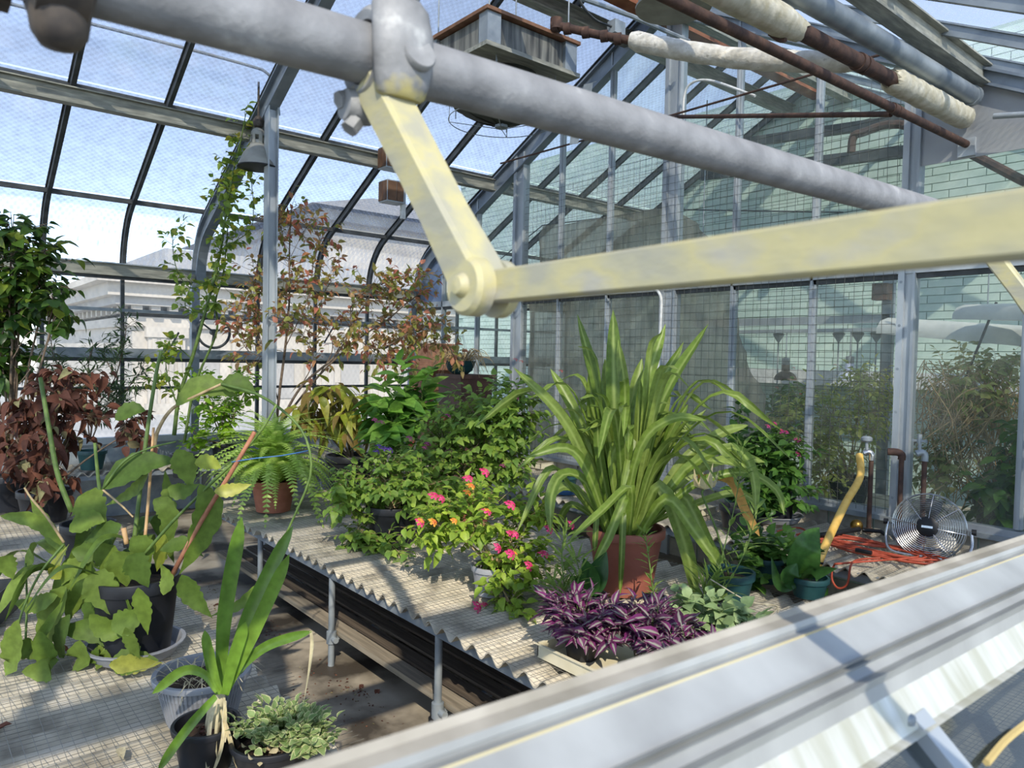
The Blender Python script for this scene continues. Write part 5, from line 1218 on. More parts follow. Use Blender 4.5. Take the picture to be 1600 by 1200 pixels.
for i, (pp, wpx, dd) in enumerate(epl):
    P = [px3(ep, x, y, dd + .02 * k, DE) for k, (x, y) in enumerate(pp)]; d0 = DE + dd
    nrm = (-CF * .85 + V((RN.uniform(-.3, .3), RN.uniform(-.3, .3), RN.uniform(0, .5)))).normalized()
    yel = i in (18, 21, 22, 13, 31)
    o = ribbon(P, wpx / F_PX * d0 * 1.2, 'lance' if i % 3 else 'ovate', nrm, .18, 20, RN.uniform(-.5, .5), cren=.5).build('leaf', LM['epi_y'] if yel else LM['epi'], ep, 179)
    if yel: o['label'] = 'yellowing leaf'
for i in range(14):
    a = RN.uniform(2.2, 5.2); l = RN.uniform(.18, .32); o_ = V((cos(a), sin(a), 0)); p = V((RN.uniform(-.12, .12), RN.uniform(-.12, .12), RN.uniform(.33, .5))) + o_ * .08 + (V((-.3, -.1, -.05)) if i % 3 == 0 else V((0, 0, 0)))
    P = [p, p + o_ * l * .5 + V((0, 0, .06)), p + o_ * l * .95 + V((0, 0, -.08 - .1 * RN.random()))]
    ribbon(P, RN.uniform(.06, .1), 'ovate', (V((0, 0, 1)) - o_ * .3 + rvec() * .3).normalized(), .2, 14, RN.uniform(-.4, .4), cren=.25).build('leaf', LM['epi'], ep, 179)
def whip(root, pts, r0, r1, m, base, nm='stem', n=20, lab=None):
    P = bez([px3(root, x, y, d, base) for x, y, d in pts], n); q = MB(); k = len(P)
    q.tube(P, [lerp(r0, r1, i / (k - 1)) for i in range(k)], 7); o = q.build(nm, M[m], root, 179)
    if lab: o['label'] = lab
    return o
for pts, r0, r1, m in (([(112, 800, .2), (90, 740, .2), (75, 660, .22), (63, 590, .25)], .013, .010, 'gstem'), ([(205, 880, .05), (215, 800, .1), (228, 690, .15), (243, 590, .2), (252, 548, .2)], .011, .008, 'gstem'),
    ([(178, 870, 0), (165, 820, 0), (155, 760, .0), (148, 692, 0)], .011, .007, 'gstem'), ([(160, 765, 0), (195, 720, 0), (235, 700, .05), (275, 690, .05)], .006, .004, 'gstem'),
    ([(240, 700, .1), (248, 670, .1), (270, 638, .08), (310, 617, .05), (346, 600, .05)], .010, .006, 'paletwig'), ([(346, 600, .05), (400, 615, 0), (440, 640, -.05), (470, 670, -.08), (484, 705, -.1), (485, 745, -.1), (465, 795, -.1), (440, 850, -.1)], .007, .005, 'gstem'),
    ([(222, 870, -.1), (270, 815, -.12), (320, 765, -.15), (372, 715, -.18), (410, 670, -.2), (432, 632, -.2)], .007, .005, 'gstem'), ([(100, 848, -.1), (75, 810, -.1), (50, 780, -.1), (38, 762, -.1)], .006, .004, 'paletwig'),
    ([(100, 850, -.1), (60, 900, -.15), (30, 970, -.2), (20, 1040, -.2)], .006, .004, 'gstem'), ([(40, 1000, -.15), (42, 940, -.12), (40, 880, -.1)], .005, .004, 'gstem'), ([(160, 765, 0), (190, 790, -.05), (208, 808, -.08)], .005, .004, 'paletwig')):
    whip(ep, pts, r0, r1, m, DE)
whip(ep, [(264, 908, -.1), (310, 822, -.14), (360, 740, -.18), (398, 675, -.2)], .011, .009, 'redcane', DE, 'stake', 8, 'reddish bamboo stake')
whip(ep, [(224, 868, .0), (232, 780, .05), (240, 668, .1)], .008, .006, 'cane', DE, 'stake', 8, 'pale bamboo stake')
whip(ep, [(198, 850, -.1), (193, 825, -.1)], .011, .011, 'cane', DE, 'stake', 4)
whip(ep, [(362, 722, -.19), (400, 716, -.2), (440, 712, -.18), (482, 704, -.1)], .0025, .0025, 'bluesaucer', DE, 'twine', 8, 'blue twine')
pc = at(138, 872, 'z', Z); p2 = pot('nursery_pot', 'black nursery pot with bare soil behind the orchid cactus on the near bench', 'pot', tuple(pc), .16, .13, .24, 'blackpot', rim=.05, rimw=.006)

# --------------------------------------------- bulb plant, grey pot, variegated plant in front
pc = at(322, 1196, 'z', Z); bu = pot('bulb_plant', 'bulb plant with glossy strap leaves and dry roots in a small black pot', 'plant', tuple(pc), .105, .08, .15, 'blackpot', rim=.02, rimw=.004)
DU = (pc - CP).dot(CF); 
for pp, wpx, dd in (([(345, 1082), (352, 960), (378, 808)], 27, .0), ([(350, 1082), (390, 960), (458, 822)], 26, -.05), ([(350, 1085), (395, 990), (452, 866)], 24, -.08), ([(342, 1084), (330, 1040), (320, 985)], 18, -.05), ([(346, 1084), (335, 1050), (326, 1002)], 16, -.08), ([(352, 1085), (365, 1030), (384, 972)], 22, -.1),
    ([(340, 1080), (318, 1052), (285, 1048), (238, 1084)], 18, -.08), ([(338, 1088), (318, 1110), (285, 1150), (246, 1206)], 18, -.16), ([(350, 1082), (380, 1040), (420, 1008), (488, 986)], 18, -.06)):
    P = [px3(bu, x, y, dd, DU) for x, y in pp]; ribbon(P, wpx / F_PX * (DU + dd) * .85, 'strapr', (-CF + rvec() * .3).normalized(), .3, 20).build('leaf', LM['bulb'], bu, 179)
P = [px3(bu, x, y, -.06, DU) for x, y in ((486, 986), (488, 1010), (482, 1060), (472, 1112))]; o = ribbon(P, .016, 'strap', -CF, .3, 12, 1.5).build('leaf_tip', LM['pale'], bu, 179); o['label'] = 'dried pale leaf tip hanging down'
nk = px3(bu, 345, 1085, 0, DU); q = MB(); q.tube([V((nk.x * .6, nk.y * .6, .12)), nk.lerp(V((0, 0, .12)), .4), nk], [.034, .024, .015], 12); o = q.build('bulb', LM['pale'], bu, 179); o['label'] = 'pale bulb neck'
for pp in (([(338, 1095), (328, 1130), (325, 1180), (322, 1230)]), ([(350, 1090), (352, 1120), (346, 1170), (330, 1215)]), ([(342, 1100), (338, 1150), (340, 1190)]), ([(345, 1108), (355, 1140), (366, 1180), (372, 1204)]), ([(352, 1095), (350, 1130), (352, 1160)])):
    P = [px3(bu, x, y, -.08, DU) for x, y in pp]; ribbon(P, .014, 'strap', (-CF + rvec() * .4).normalized(), .3, 10, RN.uniform(-1, 1)).build('dry_root', LM['pale'], bu, 179)
for i in range(14):
    a = RN.uniform(0, 6.28); r = RN.uniform(.01, .06); P = [V((r * cos(a), r * sin(a), .125)), V((r * cos(a) + .015, r * sin(a), .14)), V((r * cos(a) + RN.uniform(-.04, .04), r * sin(a) + RN.uniform(-.04, .04), .128))]
    ribbon(P, .012, 'lance', (0, 0, 1), .2, 4).build('dry_scale', LM['brown'], bu, 179)
pc = at(320, 1128, 'z', Z); pc = pc + V((-.0, .0, 0)); gy = pot('ribbed_pot', 'pale grey ribbed pot of dry grass behind the bulb plant', 'pot', tuple(at(316, 1122, 'z', Z)), .165, .12, .185, 'greypot', rim=.02, rimw=.01, ribs=60)
for i in range(46):
    a = RN.uniform(0, 6.28); b_ = V((RN.uniform(-.09, .09), RN.uniform(-.09, .09), .15)); e = V((cos(a), sin(a), 0)); l = RN.uniform(.08, .2)
    ribbon([b_, b_ + e * l * .5 + V((0, 0, RN.uniform(.03, .08))), b_ + e * l + V((0, 0, RN.uniform(-.01, .05)))], .004, 'strap', (0, 0, 1), .2, 6).build('dry_blade', LM['pale'], gy, 179)
pc = at(425, 1205, 'z', Z); va_ = pot('variegated_plant', 'trailing cream-edged succulent spilling from a black pot at the front edge', 'plant', tuple(pc), .13, .1, .12, 'blackpot', rim=.02, rimw=.004)
vm = leafset('leaf', .034, .026, 'varieg', 'ovate', fold=.3, droop=.2, petiole=.08)
tips = bush(va_, (0, 0, .09), [((.02, .02, .16), (.15, .14, .05), 1), ((.12, .06, .15), (.09, .09, .05), .6)], 150, 6, vm, M['gstem'], 300, tl=.07, sc=(.7, 1.25), droop=.05, up=.7, seed=4, nstem=14, stem_r=.005)
dm_ = leafset('dry_leaf', .03, .02, 'pale', 'ovate', fold=.5)
for i in range(26):
    p = V((RN.uniform(-.12, .16), RN.uniform(-.12, .1), RN.uniform(.08, .17))); o = link('dry_leaf', RN.choice(dm_), va_); o.matrix_local = frame_m(p, rvec(), rvec(), RN.uniform(.7, 1.2))
# ------------------------------------------------------------------ the flowering and shrubby plants
def loc_(root, px, py, d): return deep(px, py, d) - root.location
def blob(root, px, py, d, rx, ry, rd, w=1): return (loc_(root, px, py, d), (max(rx / F_PX * d, .02), rd, max(ry / F_PX * d, .02)), w)
def dep(p): return (p - CP).dot(CF)
def flower_mesh(nm, ma, mb, R_=.028, n=15):
    q = MB(); vs = []; fs = []; mi = []
    me = bpy.data.meshes.new(nm)
    for i in range(n):
        t = sqrt((i + .5) / n); a = i * 2.4; c = V((R_ * t * cos(a), R_ * t * sin(a), R_ * .55 * (1 - t * t))); nn = V((cos(a) * t * .8, sin(a) * t * .8, 1)).normalized(); u = nn.orthogonal().normalized(); w_ = nn.cross(u); r = R_ * .3
        k = len(vs); vs += [c + nn * r * .3] + [c + (u * cos(b * pi / 2.5) + w_ * sin(b * pi / 2.5)) * r for b in range(5)]
        fs += [(k, k + 1 + b, k + 1 + (b + 1) % 5) for b in range(5)]; mi += [1 if t < .55 else 0] * 5
    me.from_pydata([tuple(v) for v in vs], [], fs); me.materials.append(LM[ma]); me.materials.append(LM[mb]); me.polygons.foreach_set('material_index', mi); return me
FLP, FLO, FLM = flower_mesh('flower_head', 'pinkfl', 'pinkfl'), flower_mesh('flower_head', 'pinkfl', 'orangefl'), flower_mesh('flower_head', 'orangefl', 'orangefl', .024)
FPU, FMG, FRD = flower_mesh('flower_head', 'purplefl', 'purplefl', .03, 10), flower_mesh('flower_head', 'magfl', 'magfl', .026, 10), flower_mesh('flower_head', 'redfl', 'redfl', .02, 8)
FPK = flower_mesh('flower_head', 'magfl', 'pinkfl', .035, 12)
def flowers(root, lst, d, me, nm='flower_head'):
    for px, py in lst:
        o = link(nm, me, root); o.matrix_local = frame_m(loc_(root, px, py, d + RN.uniform(-.06, .06)), V((RN.uniform(-.3, .3), RN.uniform(-.2, .2), 1)).cross(V((1, .2, 0))), (-CF + V((0, 0, .9)) + rvec() * .3), RN.uniform(.85, 1.2))

# lantana
pc = at(770, 926, 'z', Z); la = pot('lantana', 'lantana with pink and orange flower heads in a low pale pot by the bench edge', 'plant', tuple(pc), .125, .1, .17, 'greypot', rim=.03, rimw=.006); d = dep(pc)
ls_ = leafset('leaf', .062, .04, 'lantana', 'ovate', fold=.3, droop=.3)
bush(la, (0, 0, .15), [blob(la, 745, 800, d + .1, 90, 55, .26, 1), blob(la, 800, 870, d - .05, 55, 60, .22, .8), blob(la, 680, 820, d + .15, 50, 45, .2, .6), blob(la, 790, 940, d - .22, 48, 22, .1, .35), blob(la, 820, 800, d + .1, 40, 40, .2, .4)], 290, 6, ls_, M['paletwig'], 300, tl=.12, sc=(.7, 1.25), droop=.25, up=.35, seed=9, nstem=16, stem_r=.005)
flowers(la, [(677, 775), (689, 779), (757, 738), (797, 789), (797, 834), (777, 856), (797, 866), (804, 835), (849, 866), (826, 884), (892, 820), (857, 827), (757, 946), (745, 948), (731, 748)], d - .25, FLP)
flowers(la, [(760, 800), (656, 816), (803, 866)], d - .22, FLO); flowers(la, [(709, 814), (676, 816), (735, 760), (730, 770)], d - .15, FLM)

# small heart-leaved shrub in the black pot at the bench edge
pc = at(612, 846, 'z', Z); hb = pot('heart_leaf_shrub', 'straggly heart-leaved shrub in a blue-black pot left of the lantana', 'plant', tuple(pc), .19, .15, .28, 'blackpot', rim=.05, rimw=.006); d = dep(pc)
hs_ = leafset('leaf', .066, .052, 'heart', 'heart', fold=.2, droop=.35)
bush(hb, (0, 0, .25), [blob(hb, 600, 740, d, 70, 45, .3, 1), blob(hb, 545, 770, d - .1, 40, 45, .2, .5), blob(hb, 660, 760, d - .05, 55, 50, .25, .6), blob(hb, 600, 850, d - .25, 85, 25, .12, .45), blob(hb, 560, 830, d - .15, 40, 40, .15, .25)], 300, 6, hs_, M['paletwig'], 300, tl=.15, sc=(.6, 1.15), droop=.35, up=.2, seed=10, nstem=14, stem_r=.006)
flowers(hb, [(592, 698), (600, 702), (608, 703), (588, 706), (636, 742), (581, 750)], d, FPU)

# heart-leaved bush behind it
pc = at(735, 790, 'z', Z); pc = deep(735, 745, 6.0); pc.z = Z; hb2 = pot('heart_leaf_bush', 'dense heart-leaved bush with reddish flower spikes between the lantana and the brown planters', 'plant', tuple(pc), .18, .14, .26, 'terra', rim=.05, rimw=.008); d = dep(pc)
hs2 = leafset('leaf', .07, .054, 'heart', 'heart', fold=.2, droop=.35)
bush(hb2, (0, 0, .22), [blob(hb2, 760, 660, d, 85, 75, .4, 1), blob(hb2, 690, 690, d, 60, 60, .35, .6), blob(hb2, 800, 640, d - .1, 50, 60, .3, .6), blob(hb2, 700, 740, d - .2, 80, 40, .3, .6), blob(hb2, 790, 720, d - .1, 50, 40, .3, .4)], 520, 6, hs2, M['twig'], 300, tl=.17, sc=(.65, 1.15), droop=.35, up=.25, seed=12, nstem=14, stem_r=.006)
flowers(hb2, [(586, 657), (596, 660), (668, 694), (664, 700), (782, 716), (712, 747), (720, 750), (640, 685), (785, 728), (806, 620), (700, 650)], d - .35, FMG)
flowers(hb2, [(645, 690), (642, 696), (694, 654), (815, 565), (806, 562), (877, 560 + 20)], d - .3, FRD)

# broad-leaved plant
pc = deep(622, 715, 7.0); pc.z = Z; hy = pot('broad_leaf_plant', 'broad-leaved bright green plant standing before the brown planters', 'plant', tuple(pc), .17, .13, .25, 'blackpot', rim=.05, rimw=.008); d = dep(pc)
bs_ = leafset('leaf', .27, .16, 'hydr', 'ovate', fold=.2, droop=.3, n=6)
bush(hy, (0, 0, .22), [blob(hy, 620, 625, d, 65, 70, .38, 1), blob(hy, 660, 650, d, 40, 45, .3, .4), blob(hy, 610, 680, d - .1, 50, 40, .25, .4)], 46, 6, bs_, M['gstem'], 300, tl=.22, sc=(.6, 1.1), droop=.15, up=.5, seed=14, nstem=9, stem_r=.009)

# yellow-green plant with drooping leaves
pc = deep(548, 712, 7.4); pc.z = Z; yp = pot('yellow_leaf_plant', 'yellow-green drooping plant with scorched leaves in a black pot beside the trunk', 'plant', tuple(pc), .24, .19, .38, 'blackpot', rim=.06, rimw=.01); d = dep(pc)
cs_ = leafset('leaf', .24, .09, 'croton', 'lance', fold=.25, droop=.5, n=6)
bush(yp, (0, 0, .34), [blob(yp, 525, 620, d, 50, 40, .35, 1), blob(yp, 490, 640, d, 30, 35, .25, .4), blob(yp, 555, 640, d - .1, 35, 40, .25, .4)], 40, 6, cs_, M['twig'], 260, tl=.2, sc=(.6, 1.1), droop=.7, up=.15, seed=15, nstem=7, stem_r=.009)

def branch_leaves(root, paths, base_d, meshes, stem, r0=.02, step=.09, per=3, sc=(.7, 1.2), twig=.1, seed=0, nobj=200, droop=.3, dens=1.0, jitter=.12, nmb='branch'):
    """woody branches through picture points (px, py, depth change) with leaves on short twigs"""
    r = random.Random(seed); items = []; tw = MB()
    for pts, ra, rb, from_t in paths:
        P = bez([loc_(root, x, y, base_d + dd) for x, y, dd in pts], 8 * (len(pts) - 1)); k = len(P); q = MB()
        q.tube(P, [lerp(ra, rb, i / (k - 1)) for i in range(k)], 6); q.build(nmb, stem, root, 179)
        acc = 0
        for i in range(1, k):
            seg = (P[i] - P[i - 1]).length; acc += seg
            while acc > step / dens:
                acc -= step / dens
                if i / k < from_t: continue
                d_ = (P[i] - P[i - 1]).normalized(); o_ = (rvec(r) + d_ * .4 + V((0, 0, .25))).normalized(); l = twig * r.uniform(.4, 1.6)
                a = P[i]; b_ = a + o_ * l; tw.tube([a, a.lerp(b_, .6) + rvec(r) * l * .1, b_], [.003, .002, .001], 3, cap=False)
                for j in range(per):
                    p = a.lerp(b_, r.uniform(.4, 1)); dd = (o_ + rvec(r) * .9 - V((0, 0, droop))).normalized()
                    items.append((r.choice(meshes), frame_m(p, dd, (V((0, 0, 1)) + rvec(r) * .7).normalized(), r.uniform(*sc))))
    if tw.v: tw.build('twig', stem, root, 179)['kind'] = 'stuff'
    place_leaves(root, items, nobj)

# red-leaved shrub with bare branches
pc = deep(432, 668, 7.9); pc.z = Z; rs = thing('red_leaf_shrub', 'tall thin-branched shrub with reddish green leaves in front of the left windows', 'plant', tuple(pc))
q = MB(); q.lathe([(.14, 0), (.18, .26), (.2, .26), (.2, .3), (.17, .3), (.16, .25), (0, .25)], 20); q.build('pot', M['blackpot'], rs, 40)
rl = leafset('leaf', .092, .05, 'redl', 'ovate', fold=.3, droop=.3)
branch_leaves(rs, [([(430, 690, 0), (436, 620, 0), (446, 540, 0), (452, 470, 0), (452, 400, .05), (455, 325, .1)], 0.0186, .006, .45), ([(428, 680, 0), (470, 605, -.1), (520, 560, -.15), (545, 520, -.2), (548, 480, -.2)], 0.0161, .006, .5), ([(440, 660, 0), (500, 585, .1), (560, 530, .15), (605, 500, .2), (640, 470, .2), (676, 448, .2)], 0.0136, .005, .4),
    ([(436, 630, 0), (415, 560, 0), (400, 500, .1), (393, 450, .1), (415, 415, .1)], 0.0087, .004, .3), ([(545, 520, -.2), (590, 545, -.2), (640, 520, -.1), (688, 500, -.1)], 0.0062, .003, 0), ([(520, 560, -.15), (570, 475, -.1), (600, 440, 0), (660, 436, 0)], 0.0062, .003, .3),
    ([(447, 540, 0), (480, 470, .1), (490, 410, .1), (506, 365, .1)], 0.0062, .003, .3), ([(452, 470, 0), (420, 450, .1), (385, 480, .1), (372, 520, .1)], 0.0050, .003, 0), ([(500, 585, .1), (520, 540, .1), (500, 480, .2), (530, 415, .2)], 0.0062, .003, .3), ([(605, 500, .2), (640, 540, .1), (690, 530, 0), (712, 560, 0)], 0.0056, .003, 0),
    ([(415, 560, 0), (385, 545, .1), (365, 500, .1)], 0.0050, .003, 0), ([(548, 480, -.2), (580, 450, -.1), (620, 460, 0)], 0.0043, .003, 0), ([(560, 530, .15), (600, 560, .1), (640, 570, 0)], 0.0043, .003, 0), ([(470, 605, -.1), (490, 560, -.2), (470, 520, -.2), (440, 500, -.2)], 0.0056, .003, .2), ([(446, 400, .05), (440, 360, .05), (425, 335, .05)], 0.0031, .002, .3), ([(455, 400, .05), (470, 370, .1), (490, 335, .1)], 0.0031, .002, .4), ([(640, 470, .2), (660, 500, .2), (655, 545, .2)], 0.0037, .003, 0)],
    dep(pc), rl, M['twig'], step=.02, per=4, seed=16, nobj=300, twig=.19, sc=(.6, 1.15))

# climbing vine on the rafter
pc = deep(290, 688, 8.1); pc.z = Z; vi = thing('climbing_vine', 'pale green vine climbing the truss rafter up to the bell lamp', 'plant', tuple(pc))
q = MB(); q.lathe([(.12, 0), (.15, .22), (.165, .22), (.165, .26), (.14, .26), (.13, .21), (0, .21)], 20); q.build('pot', M['blackpot'], vi, 40)
vl_ = leafset('leaf', .1, .066, 'vine', 'ovate', fold=.25, droop=.3)
branch_leaves(vi, [([(272, 680, 0), (280, 620, 0), (300, 560, 0), (320, 490, 0), (336, 430, 0), (345, 390, 0), (352, 340, -.05), (362, 280, -.1), (376, 220, -.15), (384, 178, -.2)], .026, .005, .32), ([(288, 690, .1), (305, 600, .1), (338, 520, .1), (337, 470, .1), (350, 420, .1), (358, 310, 0), (352, 250, -.1)], .018, .004, .45), ([(345, 390, 0), (388, 362, 0), (396, 330, 0), (392, 280, -.1), (385, 250, -.1)], .006, .003, 0),
    ([(340, 430, 0), (300, 450, 0), (276, 420, 0), (270, 372, 0), (282, 352, 0)], .007, .003, .2), ([(320, 490, 0), (290, 480, 0), (300, 440, 0)], .007, .003, 0), ([(352, 340, -.05), (340, 310, -.05), (342, 290, -.05)], .006, .003, 0), ([(280, 640, 0), (262, 590, -.1), (258, 545, -.1)], .01, .004, .1), ([(300, 560, 0), (270, 540, -.1), (250, 560, -.1), (240, 600, -.1)], .007, .003, .1)],
    dep(pc), vl_, M['gstem'], step=.032, per=3, seed=17, nobj=300, twig=.12, sc=(.6, 1.15), nmb='stem')

# lime-green bush on the side bench
pc = at(350, 690, 'x', -9.62); pc.z = Z; lb = pot('lime_bush', 'lime-green glossy bush on the bench under the left windows', 'plant', tuple(pc), .15, .12, .22, 'blackpot', rim=.04, rimw=.008); d = dep(pc)
ll_ = leafset('leaf', .1, .062, 'lime', 'ovate', fold=.25, droop=.25)
bush(lb, (0, 0, .2), [blob(lb, 350, 640, d - .1, 48, 45, .2, 1), blob(lb, 305, 680, d - .3, 35, 40, .2, .5), blob(lb, 320, 610, d - .1, 35, 35, .2, .5), blob(lb, 385, 600, d - .2, 30, 40, .2, .4)], 150, 6, ll_, M['paletwig'], 300, tl=.2, sc=(.6, 1.2), droop=.15, up=.4, seed=18, nstem=12)

# dead brown plant
pc = at(70, 800, 'z', Z); pc = deep(70, 790, 5.9); pc.z = Z; bp_ = pot('withered_plant', 'withered plant with curled brown leaves at the far end of the near bench', 'plant', tuple(pc), .19, .15, .25, 'blackpot', rim=.05, rimw=.008); d = dep(pc)
bl_ = leafset('leaf', .125, .07, 'brown', 'ovate', fold=.7, droop=.6, n=5)
bush(bp_, (0, 0, .22), [blob(bp_, 90, 650, d, 85, 60, .35, 1), blob(bp_, 30, 690, d, 60, 55, .3, .6), blob(bp_, 110, 600, d + .1, 60, 50, .3, .5), blob(bp_, 65, 745, d - .1, 50, 35, .2, .4), blob(bp_, 195, 665, d, 30, 30, .2, .2)], 125, 6, bl_, M['twig'], 300, tl=.2, sc=(.5, 1.2), droop=.5, up=-.05, seed=19, chaos=.9, nstem=12, stem_r=.008)

# dark shrub at the left edge
pc = deep(15, 760, 6.3); pc.z = Z; ds = pot('dark_shrub', 'tall dark green shrub with lobed leaves at the left edge before the windows', 'plant', tuple(pc), .22, .17, .3, 'blackpot', rim=.05, rimw=.008); d = dep(pc)
dl_ = leafset('leaf', .14, .09, 'dark', 'ovate', fold=.25, droop=.35)
bush(ds, (0, 0, .26), [blob(ds, 15, 450, d, 60, 95, .4, 1), blob(ds, 60, 420, d, 40, 60, .3, .5), blob(ds, -30, 520, d, 60, 110, .4, .7), blob(ds, 20, 360, d, 35, 40, .25, .3), blob(ds, 0, 560, d, 45, 45, .35, .5), blob(ds, 85, 470, d - .1, 28, 30, .2, .15)], 250, 6, dl_, M['twig'], 300, tl=.22, sc=(.5, 1.1), droop=.4, up=.25, seed=20, nstem=12, stem_r=.012)
branch_leaves(ds, [([(20, 560, -.2), (45, 520, -.2), (70, 520, -.2), (88, 495, -.2)], .005, .002, .5), ([(30, 600, -.3), (60, 560, -.3), (92, 506, -.3)], .005, .002, .8)], d, dl_, M['twig'], step=.08, per=3, seed=5, nobj=40, twig=.06)

# wispy conifer-like plant in a teal pot on the side bench
pc = at(140, 712, 'x', -9.72); pc.z = Z; pc.x += .13; wp = pot('wispy_plant', 'feathery dark green plant in a teal pot on the bench under the left windows', 'plant', tuple(pc), .15, .11, .22, 'tealpot', rim=.04, rimw=.008); d = dep(pc)
wl_ = leafset('leaf', .13, .02, 'wispy', 'lance', fold=.2, droop=.4, k=2)
branch_leaves(wp, [([(140, 690, 0), (150, 640, 0), (180, 590, 0), (195, 530, 0), (197, 500, 0)], .012, .004, .2), ([(142, 690, 0), (165, 640, 0), (205, 600, 0), (225, 570, 0)], .01, .003, .2), ([(140, 690, 0), (135, 620, 0), (140, 560, 0), (150, 535, 0)], .01, .003, .3), ([(150, 650, 0), (175, 630, -.1), (210, 640, -.1)], .008, .003, .2), ([(140, 690, 0), (110, 610, .1), (85, 560, .1), (80, 530, .1)], .01, .003, .4), ([(180, 590, 0), (165, 560, .1), (160, 545, .1)], .006, .003, .2)],
    d, wl_, M['twig'], step=.018, per=5, seed=22, nobj=300, twig=.1, sc=(.6, 1.2), droop=.1)

# brown planters, upturned pot and teal bowl
M['browncer'] = mat('brown_glazed_clay', (76, 52, 46), (98, 68, 58), rough=.55, scale=8)
M['mossyclay'] = mat('mossy_terracotta', (126, 90, 70), (156, 116, 92), rough=.9, scale=9, c3=(110, 106, 74))
pb = at(705, 600, 'y', 5.62); top = at(705, 582, 'y', 5.62).z
t = thing('planter_stand', 'dark brown square planter standing on the back bench under the teal bowl', 'planter', (at(727, 600, 'y', 5.55).x, 5.55, Z))
hz = at(727, 586, 'y', 5.3).z - Z
q = MB(); q.loft([[V((a * k, b * k, z)) for a, b in ((-1, -1), (1, -1), (1, 1), (-1, 1))] for k, z in ((.22, 0), (.25, hz - .05), (.25, hz - .05), (.275, hz - .05), (.275, hz))]); q.build('body', M['browncer'], t)
bx = t.location.x
t2 = thing('planter_stand', 'brown square planter with a pale dusty top left of the darker one', 'planter', (at(672, 600, 'y', 5.75).x, 5.78, Z)); hz2 = at(672, 578, 'y', 5.6).z - Z
q = MB(); q.loft([[V((a * k, b * k, z)) for a, b in ((-1, -1), (1, -1), (1, 1), (-1, 1))] for k, z in ((.2, 0), (.24, hz2 - .05), (.27, hz2 - .05), (.27, hz2))]); q.build('body', M['mossyclay'], t2)
t2.location.x = min(t2.location.x, bx - .56)
t3 = thing('upturned_pot', 'square mossy terracotta pot turned upside down on the brown planter', 'pot', (t2.location.x + .1, 5.78, Z + hz2 + .001)); 
q = MB(); q.loft([[V((a * k, b * k, z)) for a, b in ((-1, -1), (1, -1), (1, 1), (-1, 1))] for k, z in ((.26, 0), (.26, .05), (.24, .055), (.24, .08), (.215, .085), (.185, .36), (.175, .37))]); q.build('body', M['mossyclay'], t3)
pb = V((bx - .05, 5.5, Z + hz + .002)); tb = thing('teal_bowl', 'teal hanging bowl of dry brown twigs on the dark planter', 'plant', tuple(pb))
q = MB(); q.lathe([(.1, 0), (.16, .05), (.195, .14), (.205, .17), (.19, .17), (.17, .14)], 24); q.build('bowl', M['tealpot'], tb, 50)
q = MB(); q.lathe([(.175, .15), (0, .16)], 20); q.build('soil', M['soil'], tb)
for i in range(90):
    a = RN.uniform(0, 6.28); e = V((cos(a), sin(a), 0)); l = RN.uniform(.2, .45)
    q = MB(); q.tube(bez([e * .06 + V((0, 0, .14)), e * l * .6 + V((0, 0, RN.uniform(.2, .34))), e * l + V((0, 0, RN.uniform(-.05, .24)))], 8), [.006, .0055, .005, .0045, .004, .0035, .003, .002, .002][:9], 4); q.build('twig', M['paletwig'], tb, 179)
q = MB()
for a in (0, 2.1, 4.2): q.tube([V((.195 * cos(a), .195 * sin(a), .17)), V((.01, 0, .62))], .0025, 4)
q.build('hanger', M['galv'], tb)

# ------------------------------------------------------------------ front-right group on the middle bench
def tray(label, c, L_, W_, h, rz, m='cream'):
    t = thing('tray', label, 'tray', tuple(c)); t.rotation_euler = (0, 0, rz); q = MB(); th = .006
    q.box((-L_ / 2, -W_ / 2, 0), (L_ / 2, W_ / 2, th))
    for a, b in (((-L_ / 2, -W_ / 2), (L_ / 2, -W_ / 2 + th)), ((-L_ / 2, W_ / 2 - th), (L_ / 2, W_ / 2)), ((-L_ / 2, -W_ / 2), (-L_ / 2 + th, W_ / 2)), ((L_ / 2 - th, -W_ / 2), (L_ / 2, W_ / 2))):
        q.box((a[0], a[1], th), (b[0], b[1], h))
    q.build('body', M[m], t)
    q = MB(); q.box((-L_ / 2 - .008, -W_ / 2 - .008, h), (L_ / 2 + .008, -W_ / 2 + .006, h + .005)); q.box((-L_ / 2 - .008, W_ / 2 - .006, h), (L_ / 2 + .008, W_ / 2 + .008, h + .005)); q.box((-L_ / 2 - .008, -W_ / 2, h), (-L_ / 2 + .006, W_ / 2, h + .005)); q.box((L_ / 2 - .006, -W_ / 2, h), (L_ / 2 + .008, W_ / 2, h + .005)); q.build('rim', M[m], t); return t
a_, b_ = at(852, 1012, 'z', Z), at(905, 1045, 'z', Z)
tr1 = tray('cream plastic tray holding the purple plants at the near corner of the middle bench', V((-2.02, 2.52, Z)), .95, .52, .06, 0)
ps_ = leafset('leaf', .085, .036, 'purple', 'lance', fold=.35, droop=.25)
PUR = [((-2.36, 2.42), 'purple striped wandering plant at the left end of the cream tray'), ((-2.08, 2.58), 'purple striped wandering plant in the middle of the cream tray'), ((-1.72, 2.44), 'purple striped wandering plant at the right end of the cream tray')]
